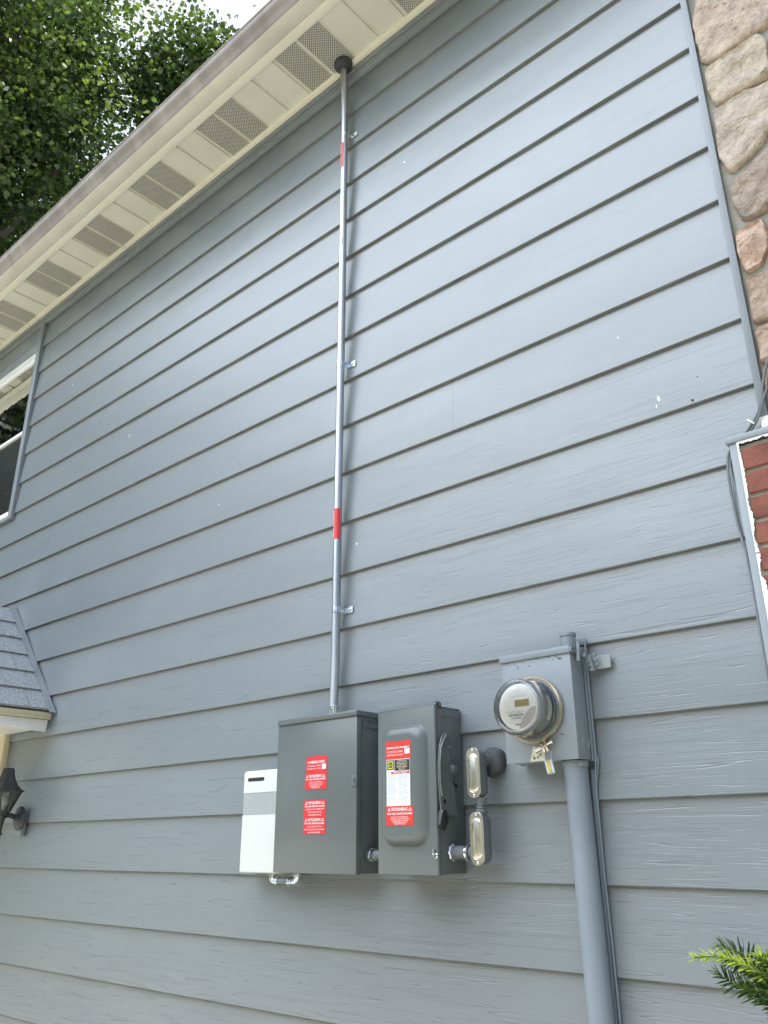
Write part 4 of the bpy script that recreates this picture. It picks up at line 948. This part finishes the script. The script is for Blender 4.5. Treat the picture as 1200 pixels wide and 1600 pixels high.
# ------------------------------------------------------------------ inverter
ivx0, ivx1, ivz0, ivz1, ivy = -2.772, -2.540, 1.461, 1.8365, -.090
iv = thing('inverter', (-2.66, 0, ivz0), 'slim white box with a grey band and a dark slot, left of the combiner panel', 'inverter')
def roundbox(mb, z0, z1, rx, e=0., y0=ivy, rz0=0., rz1=0.):
    """box with rounded vertical front edges, top and bottom softened"""
    def ring(z, ins):
        x0, x1, yf_ = ivx0-e+ins, ivx1+e-ins, y0-e+ins; pts = [(x0, -.001, z)]
        for i in range(7): a = R(180+90*i/6); pts.append((x0+rx+rx*math.cos(a), yf_+rx+rx*math.sin(a), z))
        for i in range(7): a = R(270+90*i/6); pts.append((x1-rx+rx*math.cos(a), yf_+rx+rx*math.sin(a), z))
        pts.append((x1, -.001, z)); return pts
    zs = []
    if rz0: zs += [(z0+rz0*(1-math.cos(t)), rz0*(1-math.sin(t))) for t in [0, .4, .8, 1.2]]
    else: zs += [(z0, 0)]
    zs += [(z0+rz0, 0)] if rz0 else []
    zs += [(z1-rz1, 0)] if rz1 else []
    if rz1: zs += [(z1-rz1+rz1*math.sin(t), rz1*(1-math.cos(t))) for t in [.4, .8, 1.2, 1.57]]
    else: zs += [(z1, 0)]
    mb.rings([ring(z, i) for z, i in zs])
mb = MB(); roundbox(mb, ivz0, 1.6695, .016, rz0=.006); roundbox(mb, 1.7520, ivz1, .016, rz1=.010); build('housing', mb, M_INV, iv, 45)
mb = MB(); roundbox(mb, 1.6700, 1.7515, .016, e=-.001); build('grey_band', mb, M_INVB, iv, 45)
mb = MB(); mb.rings([rrect(-2.7375, -2.6395, 1.7955, 1.8085, .005, ivy-.0003), rrect(-2.7375, -2.6395, 1.7955, 1.8085, .005, ivy-.0015)]); sl = build('slot', mb, M_DARK, iv)
# elbow link under the two boxes
el = thing('conduit_link', (-2.56, -.06, 1.44), 'shiny elbow connectors with a short grey sleeve under the inverter and combiner panel', 'pipe fitting')
def elbow(xa, sgn):
    mb = MB(); pts = [(xa, -.062, ivz0+.002), (xa, -.062, 1.450)]+[(xa+sgn*.016*(1-math.cos(t)), -.062, 1.450-.016*math.sin(t)) for t in (.4, .8, 1.2, 1.57)]+[(xa+sgn*.024, -.062, 1.434)]
    mb.tube(pts, .0125, 16); mb.lathe((xa+sgn*.022, -.062, 1.434), (sgn, 0, 0), [(0, .0155), (.004, .0155), (.005, .013), (.012, .013), (.013, .0165), (.019, .0165), (.020, .012)], 16)
    mb.lathe((xa, -.062, ivz0-.002), (0, 0, -1), [(0, .018), (.004, .018), (.006, .013)], 8)
    return build('elbow', mb, M_ZINC, el)
elbow(-2.600, 1); elbow(-2.462, -1)
mb = MB(); mb.tube([(-2.562, -.062, 1.434), (-2.500, -.062, 1.434)], .0135, 20); build('sleeve', mb, M_CAST, el)

# ------------------------------------------------------------------ cables at the brick corner
bc = thing('cable_pair', (-.68, 0, 2.6), 'two painted cables looping over the brick corner trim', 'cable')
def smooth(pts, n_=6):
    P_ = [Vector(p_) for p_ in pts]; out = []
    for i in range(len(P_)-1):
        p0, p1, p2, p3 = P_[max(i-1, 0)], P_[i], P_[i+1], P_[min(i+2, len(P_)-1)]
        for k in range(n_):
            t = k/n_; out.append(.5*((2*p1)+(-p0+p2)*t+(2*p0-5*p1+4*p2-p3)*t*t+(-p0+3*p1-3*p2+p3)*t**3))
    return out+[P_[-1]]
mb = MB(); mb.tube(smooth([(-.545, -.060, 2.86), (-.5768, -.050, 2.791), (-.5903, -.036, 2.751), (-.6126, -.026, 2.712), (-.6531, -.012, 2.674), (-.690, -.006, 2.650), (-.7150, -.006, 2.630), (-.7260, -.006, 2.594), (-.7300, -.006, 2.553), (-.7300, -.006, 2.448), (-.7230, -.006, 2.354), (-.7175, -.008, 2.310), (-.7170, -.008, 2.21), (-.7165, -.008, 2.0), (-.716, -.008, 1.4), (-.716, -.008, 0.2)]), .0040, 8); build('cable', mb, M_CABLE, bc)
mb = MB(); mb.tube(smooth([(-.535, -.066, 2.81), (-.5856, -.048, 2.739), (-.6041, -.034, 2.709), (-.6265, -.022, 2.683), (-.6620, -.010, 2.656), (-.700, -.004, 2.635), (-.7180, -.005, 2.60), (-.7205, -.005, 2.557), (-.7160, -.006, 2.51), (-.7110, -.006, 2.46)]), .0036, 8); build('cable', mb, M_CABLE, bc)
mb = MB(); mb.obox((-.636, -.024, 2.690), (1, 0, -1), (0, 1, 0), (1, 0, 1), .012, .006, .0022, .0008); build('clip', mb, M_WHITE, bc)
bd = thing('black_cable', (-.55, -.06, 2.8), 'dark thicker cable coming down over the stone beside the corner trim', 'cable')
mb = MB(); mb.tube(smooth([(-.30, -.065, 3.30), (-.46, -.065, 3.0), (-.530, -.060, 2.84), (-.560, -.055, 2.775), (-.558, -.055, 2.70), (-.555, -.062, 2.64)]), .0075, 10); build('cable', mb, M_CABLEB, bd)

# ------------------------------------------------------------------ wall lantern
lx, ly = -4.762, -.128
wl = thing('wall_lantern', (-4.80, 0, 1.70), 'black coach lantern on a curved arm beside the door', 'lantern')
mb = MB(); mb.box(-4.805, -4.735, -.024, .004, 1.612, 1.735, .004); build('mounting_block', mb, M_METERP, wl)
mb = MB(); mb.lathe((lx, -.0245, 1.702), (0, -1, 0), [(0, .064), (.006, .064), (.012, .056), (.016, .040), (.024, .024), (.030, .016)], 32); build('back_plate', mb, M_LAMP, wl)
mb = MB(); mb.tube(smooth([(lx, -.045, 1.702), (lx, -.075, 1.715), (lx, -.105, 1.716), (lx, ly, 1.700)]), .013, 14); mb.lathe((lx, ly, 1.735), (0, 0, -1), [(0, .036), (.010, .034), (.022, .020), (.050, .015), (.080, .011), (.105, .009), (.112, .015), (.120, .010), (.132, .003)], 20); build('arm', mb, M_LAMP, wl)
def hexring(q, z, n_=6, ph=.3): return [(lx+q*math.cos(ph+i*2*math.pi/n_), ly+q*math.sin(ph+i*2*math.pi/n_), z) for i in range(n_)]
mb = MB(); mb.rings([hexring(.098, 1.838), hexring(.098, 1.843), hexring(.082, 1.853), hexring(.062, 1.870), hexring(.046, 1.895), hexring(.036, 1.925), hexring(.030, 1.955), hexring(.026, 1.962)]); build('cap', mb, M_LAMP, wl, 20)
mb = MB()
for i in range(6):
    a = .3+i*math.pi/3; mb.tube([(lx+.082*math.cos(a), ly+.082*math.sin(a), 1.838), (lx+.036*math.cos(a), ly+.036*math.sin(a), 1.735)], .0045, 6)
build('cage', mb, M_LAMP, wl)
mb = MB(); mb.rings([hexring(.079, 1.837), hexring(.034, 1.737)], False, False); build('glass', mb, M_LGLASS, wl, 20)
mb = MB(); mb.lathe((lx, ly, 1.735), (0, 0, 1), [(0, .012), (.03, .012), (.032, .018), (.05, .024), (.07, .020), (.085, .008)], 16); build('bulb', mb, M_PAPER, wl)

# ------------------------------------------------------------------ vegetation
def leaf_cloud(name, centers, dirs, sizes, shape, tones, m, parent=None, loc=(0, 0, 0), fold=.18):
    """many small leaf faces in one mesh; shape = list of (u, v) outline, dirs = facing normals"""
    n_ = len(centers); k = len(shape); sh = np.array(shape)
    nrm = dirs/np.linalg.norm(dirs, axis=1, keepdims=True)
    rv = np.random.normal(size=(n_, 3)); a = np.cross(nrm, rv); a /= np.linalg.norm(a, axis=1, keepdims=True); b = np.cross(nrm, a)
    V = centers[:, None, :]+sizes[:, None, None]*(sh[None, :, 0, None]*a[:, None, :]+sh[None, :, 1, None]*b[:, None, :]-(fold*np.abs(sh[None, :, 0, None])+.12*sh[None, :, 1, None]**2)*nrm[:, None, :])
    V = V.reshape(-1, 3)-np.array(loc)
    me = bpy.data.meshes.new(name); me.vertices.add(n_*k); me.vertices.foreach_set('co', V.astype(np.float32).ravel())
    me.loops.add(n_*k); me.loops.foreach_set('vertex_index', np.arange(n_*k, dtype=np.int32))
    me.polygons.add(n_); me.polygons.foreach_set('loop_start', np.arange(0, n_*k, k, dtype=np.int32)); me.polygons.foreach_set('loop_total', np.full(n_, k, dtype=np.int32))
    me.update(calc_edges=True)
    ca = me.color_attributes.new('tone', 'BYTE_COLOR', 'CORNER'); t = np.repeat(tones, k); ca.data.foreach_set('color', np.stack([t, t, t, np.ones_like(t)], 1).astype(np.float32).ravel())
    me.materials.append(m); o = bpy.data.objects.new(name, me); COL.objects.link(o)
    if parent is not None: o.parent = parent
    else: o.location = loc
    return o
maple = [(0, -.5), (.22, -.34), (.50, -.30), (.34, -.02), (.52, .22), (.20, .20), (0, .55), (-.20, .20), (-.52, .22), (-.34, -.02), (-.50, -.30), (-.22, -.34)]

TX, TY = -11.3, .6
tr = thing('maple_tree', (TX, TY, 0), 'large leafy maple rising behind the gutter at the upper left', 'tree')
mb = MB()
mb.tube(smooth([(TX, TY, 0), (TX+.05, TY-.05, 2.5), (TX+.2, TY-.1, 5), (TX+.3, TY+.1, 8), (TX+.5, TY+.2, 11), (TX+.6, TY+.3, 14.0)], 4), [.34-.29*i/20 for i in range(21)], 12)
# crown: overlapping lobes of leaf clumps round the limbs
lobes = [((-9.84, 1.02, 12.37), 1.75), ((-10.21, 1.93, 11.69), 1.35), ((-11.15, 1.5, 10.84), 1.7), ((-9.45, .67, 13.2), 1.35), ((-10.9, .4, 11.46), 1.9), ((-10.35, 1.6, 13.6), 1.3), ((-12.2, .2, 10.0), 1.8),
         ((-12.0, 1.2, 12.6), 2.0), ((-12.6, -.9, 11.4), 1.9), ((-11.0, -1.0, 12.2), 1.7), ((-13.2, 1.2, 10.6), 1.6), ((-11.4, -.6, 9.2), 1.4), ((-11.2, .4, 14.2), 1.5), ((-12.4, 2.4, 11.2), 1.8), ((-10.8, .6, 9.4), 1.1)]
rnd = random.Random(21)
for i, (c, q) in enumerate(lobes):
    s_ = Vector((TX+.1+.03*i, TY, max(4.5, c[2]-3.2))); e_ = Vector(c); mid = s_.lerp(e_, .55)+Vector((0, 0, -.3)); mb.tube(smooth([s_, mid, e_], 4), [.09-.008*k for k in range(9)], 7)
    for k in range(5):
        v = Vector((rnd.gauss(0, 1), rnd.gauss(0, 1), rnd.gauss(0, .6))).normalized(); mb.tube([e_, e_+v*q*.5+Vector((0, 0, .1)), e_+v*q*.95], [.028, .018, .008], 5)
build('trunk', mb, M_BARK, tr)
cl = []
for (c, q) in lobes:
    n_ = int(21*q*q); v = np.random.normal(size=(n_, 3)); v /= np.linalg.norm(v, axis=1, keepdims=True)
    cl.append(np.array(c)+v*q*(.35+.65*np.random.rand(n_, 1)**.6))
for c_, q, n_ in (((-9.2, 2.75, 12.25), .34, 16), ((-8.72, 2.69, 12.68), .36, 13), ((-8.41, 2.8, 12.87), .28, 9), ((-8.35, 2.51, 13.10), .14, 6), ((-8.13, 3.02, 12.92), .20, 10), ((-9.0, 2.2, 12.75), .28, 8)):
    cl.append(np.array(c_)+np.random.normal(size=(n_, 3))*q*.6)
cl = np.concatenate(cl); CC = np.array((-10.9, .8, 11.8))
cs = .22+.26*np.random.rand(len(cl)); per = 105
off = np.random.normal(size=(len(cl)*per, 3)); ctr = np.repeat(cl, per, 0)+off*np.repeat(cs, per)[:, None]*np.array([.75, .75, .42])
ctr[:, 2] -= .25*(off[:, 0]**2+off[:, 1]**2)*np.repeat(cs, per)*.5
nrm = np.random.normal(size=ctr.shape)*.9+np.array([0, 0, 1.])+(ctr-CC)*.12
tone_ = np.clip(np.repeat(np.random.rand(len(cl))**2.0, per)*.65+np.random.rand(len(ctr))**2.5*.6, 0, 1)
leaf_cloud('crown', ctr, nrm, (.040+.058*np.random.rand(len(ctr))), maple, tone_, M_LEAF, tr, (TX, TY, 0))
print('leaves', len(ctr))

# a second maple farther along, seen mirrored in the upper window
t2 = thing('maple_tree', (-18.5, -6.5, 0), 'second maple standing out beyond the left end of the house, mirrored in the window', 'tree')
mb = MB(); mb.tube([(-18.5, -6.5, 0), (-18.4, -6.4, 5), (-18.2, -6.3, 11)], [.3, .2, .06], 10)
lob2 = [((-17.5, -5.0, 9.5), 2.8), ((-19.5, -5.0, 11.5), 2.6), ((-16.5, -7.0, 11.0), 2.4), ((-18.5, -8.0, 8.5), 2.6), ((-20.0, -7.0, 8.5), 2.4), ((-16.6, -4.0, 7.2), 2.0), ((-18, -6, 13), 2.2), ((-15.6, -6.6, 8.0), 2.0), ((-19, -3.5, 7.5), 2.0)]
for c, q in lob2: mb.tube([(-18.4, -6.4, max(3.5, c[2]-3.5)), c], [.09, .02], 7)
build('trunk', mb, M_BARK, t2)
cl2 = np.concatenate([np.array(c)+(lambda v, n_: v/np.linalg.norm(v, axis=1, keepdims=True)*q*(.3+.7*np.random.rand(n_, 1)**.6))(np.random.normal(size=(int(14*q*q), 3)), int(14*q*q)) for c, q in lob2])
ct2 = np.repeat(cl2, 45, 0)+np.random.normal(size=(len(cl2)*45, 3))*.38*np.array([1, 1, .6])
leaf_cloud('crown', ct2, np.random.normal(size=ct2.shape)*.7+np.array([0, 0, 1.]), .13+.08*np.random.rand(len(ct2)), maple, np.random.rand(len(ct2)), M_LEAFD, t2, (-18.5, -6.5, 0))

# unseen tree added right of the camera to darken the boxes' right sides
t3 = thing('shading_tree', (7.2, -3.6, 0), 'small round tree added out of view to shade the right sides of the boxes', 'tree')
mb = MB(); mb.tube([(7.2, -3.6, 0), (7.2, -3.6, 2.5), (7.3, -3.5, 5.5)], [.16, .12, .03], 10)
lob3 = [((7.2, -3.6, 5.2), 2.2), ((6.4, -2.9, 4.2), 1.7), ((6.6, -4.8, 4.6), 1.8), ((7.8, -2.8, 6.2), 1.6), ((6.2, -3.8, 3.0), 1.2)]
for c, q in lob3: mb.tube([(7.2, -3.6, 2.4), c], [.06, .015], 7)
build('trunk', mb, M_BARK, t3)
cl3 = np.concatenate([np.array(c)+(lambda v: v/np.linalg.norm(v, axis=1, keepdims=True)*q*(.3+.7*np.random.rand(len(v), 1)**.6))(np.random.normal(size=(int(30*q*q), 3))) for c, q in lob3])
ct3 = np.repeat(cl3, 45, 0)+np.random.normal(size=(len(cl3)*45, 3))*.26*np.array([1, 1, .6])
leaf_cloud('crown', ct3, np.random.normal(size=ct3.shape)*.7+np.array([0, 0, 1.]), .11+.06*np.random.rand(len(ct3)), maple, np.random.rand(len(ct3)), M_LEAFD, t3, (7.2, -3.6, 0))

# unseen house added behind the camera to block the low sky
nb = thing('sky_blocker_house', (-5, -15, 0), 'tan two storey house added out of view across the driveway to block low sky', 'house')
mb = MB(); mb.box(-15, 5, -20, -12, 0, 6.0); build('wall', mb, mat('tan_siding', (.34, .30, .24), .7, var=.1, vscale=1.5, bump=.004, bscale=6, stretch=(.2, .2, 8)), nb, 0)
mb = MB(); mb.prism([(-15.5, -11.5, 5.9), (-15.5, -16, 8.3), (-15.5, -20.5, 5.9)], (21, 0, 0)); build('roof', mb, M_SHING, nb, 0)
for i in range(5):
    for z in (1.0, 3.7):
        mb = MB(); x = -13.5+3.7*i; mb.box(x, x+1.1, -12.0, -11.95, z, z+1.4, .01); wn = build('window', mb, M_WHITE, nb); mb = MB(); mb.box(x+.08, x+1.02, -11.949, -11.94, z+.08, z+1.32); build('pane', mb, M_DARK, wn, 0)

# yew
yw = thing('yew_shrub', (.05, -1.2, 0), 'sprig of a yew shrub reaching in at the lower right, its tips sunlit yellow-green', 'shrub')
stem_mb = MB(); NC, ND, NU, NS, NT = [], [], [], [], []
needles_v = []
def needle(base, d, L, wd, tone_v, side):
    d = d.normalized(); s_ = d.cross(side).normalized()*wd; bend = side*L*.10
    needles_v.append(([base-s_*.35, base+s_*.35, base+d*L*.35+s_*.5+bend*.4, base+d*L*.75+s_*.42+bend*.2, base+d*L-bend*.2, base+d*L*.75-s_*.42+bend*.2, base+d*L*.35-s_*.5+bend*.4], tone_v))
rnd = random.Random(31)
def twig(pts, rad, tone0, tone1, dens=900, L=.020):
    P_ = smooth(pts, 8); stem_mb.tube(P_, [rad*(1-.6*i/(len(P_)-1)) for i in range(len(P_))], 6)
    acc = 0; tot = sum((P_[i+1]-P_[i]).length for i in range(len(P_)-1)); done = 0; k = 0
    for i in range(len(P_)-1):
        a, b_ = P_[i], P_[i+1]; seg_ = (b_-a); ln = seg_.length; t = seg_.normalized(); acc += ln*dens
        up_ = Vector((0, 0, 1)); sd2 = t.cross(up_).normalized(); up2 = sd2.cross(t)
        while acc > 1:
            acc -= 1; q = rnd.random(); k += 1; base = a.lerp(b_, q); fr = (done+ln*q)/tot
            ang = k*2.4+rnd.uniform(-.3, .3); rad_ = sd2*math.cos(ang)*1.15+up2*math.sin(ang)*.75
            fw = .55+.9*max(0, fr-.8)*5*.6; d = (rad_+t*fw+Vector((rnd.uniform(-.15, .15), rnd.uniform(-.15, .15), rnd.uniform(-.1, .15))))
            ll = L*rnd.uniform(.8, 1.15)*(1-.45*max(0, fr-.85)/.15)
            needle(base, d, ll, .0034, min(1, max(0, tone0+(tone1-tone0)*fr**2+rnd.uniform(-.12, .12))), up2)
        done += ln
# visible sprigs
twig([(-.10, -1.17, 1.24), (-.26, -1.21, 1.355), (-.355, -1.245, 1.405), (-.405, -1.262, 1.430), (-.432, -1.272, 1.4395), (-.458, -1.284, 1.4375)], .0022, .05, 1.0, 1100)
twig([(-.30, -1.21, 1.378), (-.345, -1.215, 1.420), (-.372, -1.225, 1.436), (-.392, -1.235, 1.437)], .0014, .05, .10, 1200, .022)
twig([(-.36, -1.248, 1.408), (-.375, -1.250, 1.425), (-.387, -1.256, 1.4355), (-.392, -1.262, 1.443)], .0013, .1, .95, 1300, .018)
twig([(-.33, -1.235, 1.393), (-.352, -1.243, 1.415), (-.363, -1.252, 1.430), (-.366, -1.256, 1.443)], .0013, .1, .95, 1300, .018)
twig([(-.35, -1.24, 1.400), (-.378, -1.246, 1.404), (-.405, -1.252, 1.406), (-.420, -1.256, 1.412)], .0014, .0, .25, 1200, .021)
twig([(-.30, -1.22, 1.375), (-.335, -1.23, 1.378), (-.365, -1.238, 1.378), (-.392, -1.245, 1.382)], .0014, .0, .10, 1200, .021)
twig([(-.26, -1.20, 1.350), (-.305, -1.215, 1.355), (-.340, -1.225, 1.352), (-.366, -1.232, 1.350)], .0014, .0, .08, 1200, .021)
twig([(-.24, -1.20, 1.300), (-.300, -1.215, 1.315), (-.330, -1.225, 1.312), (-.352, -1.23, 1.305)], .0014, .0, .3, 1000, .021)
twig( [(-0.396, -1.195, 1.367), (-0.411, -1.214, 1.413), (-0.427, -1.218, 1.438), (-0.453, -1.227, 1.446)] , .0014, .0, .12, 1200, .021)
twig( [(-0.377, -1.23, 1.373), (-0.406, -1.236, 1.396), (-0.43, -1.244, 1.408), (-0.45, -1.25, 1.42)] , .0014, .0, .12, 1200, .021)
twig( [(-0.361, -1.256, 1.379), (-0.38, -1.258, 1.404), (-0.384, -1.257, 1.423), (-0.385, -1.256, 1.438)] , .0014, .0, .12, 1200, .021)
twig( [(-0.393, -1.211, 1.394), (-0.413, -1.226, 1.417), (-0.428, -1.24, 1.43), (-0.437, -1.254, 1.436)] , .0014, .0, .12, 1200, .021)
# the rest of the shrub, outside the frame
for i in range(150):
    a = rnd.uniform(0, 2*math.pi); q = rnd.uniform(.1, .42); zt = rnd.uniform(.35, 1.32)
    b0 = Vector((.30+.1*math.cos(a), -1.05+.1*math.sin(a), zt-.22)); e_ = Vector((.32+q*math.cos(a), -1.05+q*.9*math.sin(a), zt))
    twig([b0, b0.lerp(e_, .5)+Vector((0, 0, .02)), e_], .002, .0, .6, 420, .022)
for i in range(7): stem_mb.tube([(.30+.03*math.cos(i), -1.05+.03*math.sin(i), 0), (.30+.12*math.cos(i), -1.05+.12*math.sin(i), 1.05)], [.014, .006], 8)
stem_mb.tube([(.28, -1.05, .70), (.10, -1.12, 1.0), (-.10, -1.17, 1.24)], [.008, .006, .0025], 8)
build('branch', stem_mb, M_TWIG, yw)
k = 7; n_ = len(needles_v); V = np.array([[tuple(v) for v in q[0]] for q in needles_v]).reshape(-1, 3)-np.array((.05, -1.2, 0))
me = bpy.data.meshes.new('needles'); me.vertices.add(n_*k); me.vertices.foreach_set('co', V.astype(np.float32).ravel()); me.loops.add(n_*k); me.loops.foreach_set('vertex_index', np.arange(n_*k, dtype=np.int32))
me.polygons.add(n_); me.polygons.foreach_set('loop_start', np.arange(0, n_*k, k, dtype=np.int32)); me.polygons.foreach_set('loop_total', np.full(n_, k, dtype=np.int32)); me.update(calc_edges=True)
t = np.repeat(np.array([q[1] for q in needles_v]), k); ca = me.color_attributes.new('tone', 'BYTE_COLOR', 'CORNER'); ca.data.foreach_set('color', np.stack([t, t, t, np.ones_like(t)], 1).astype(np.float32).ravel())
me.materials.append(M_NEEDLE); o = bpy.data.objects.new('needles', me); COL.objects.link(o); o.parent = yw

for o in bpy.data.objects:
    if '_o' in o.keys(): del o['_o']
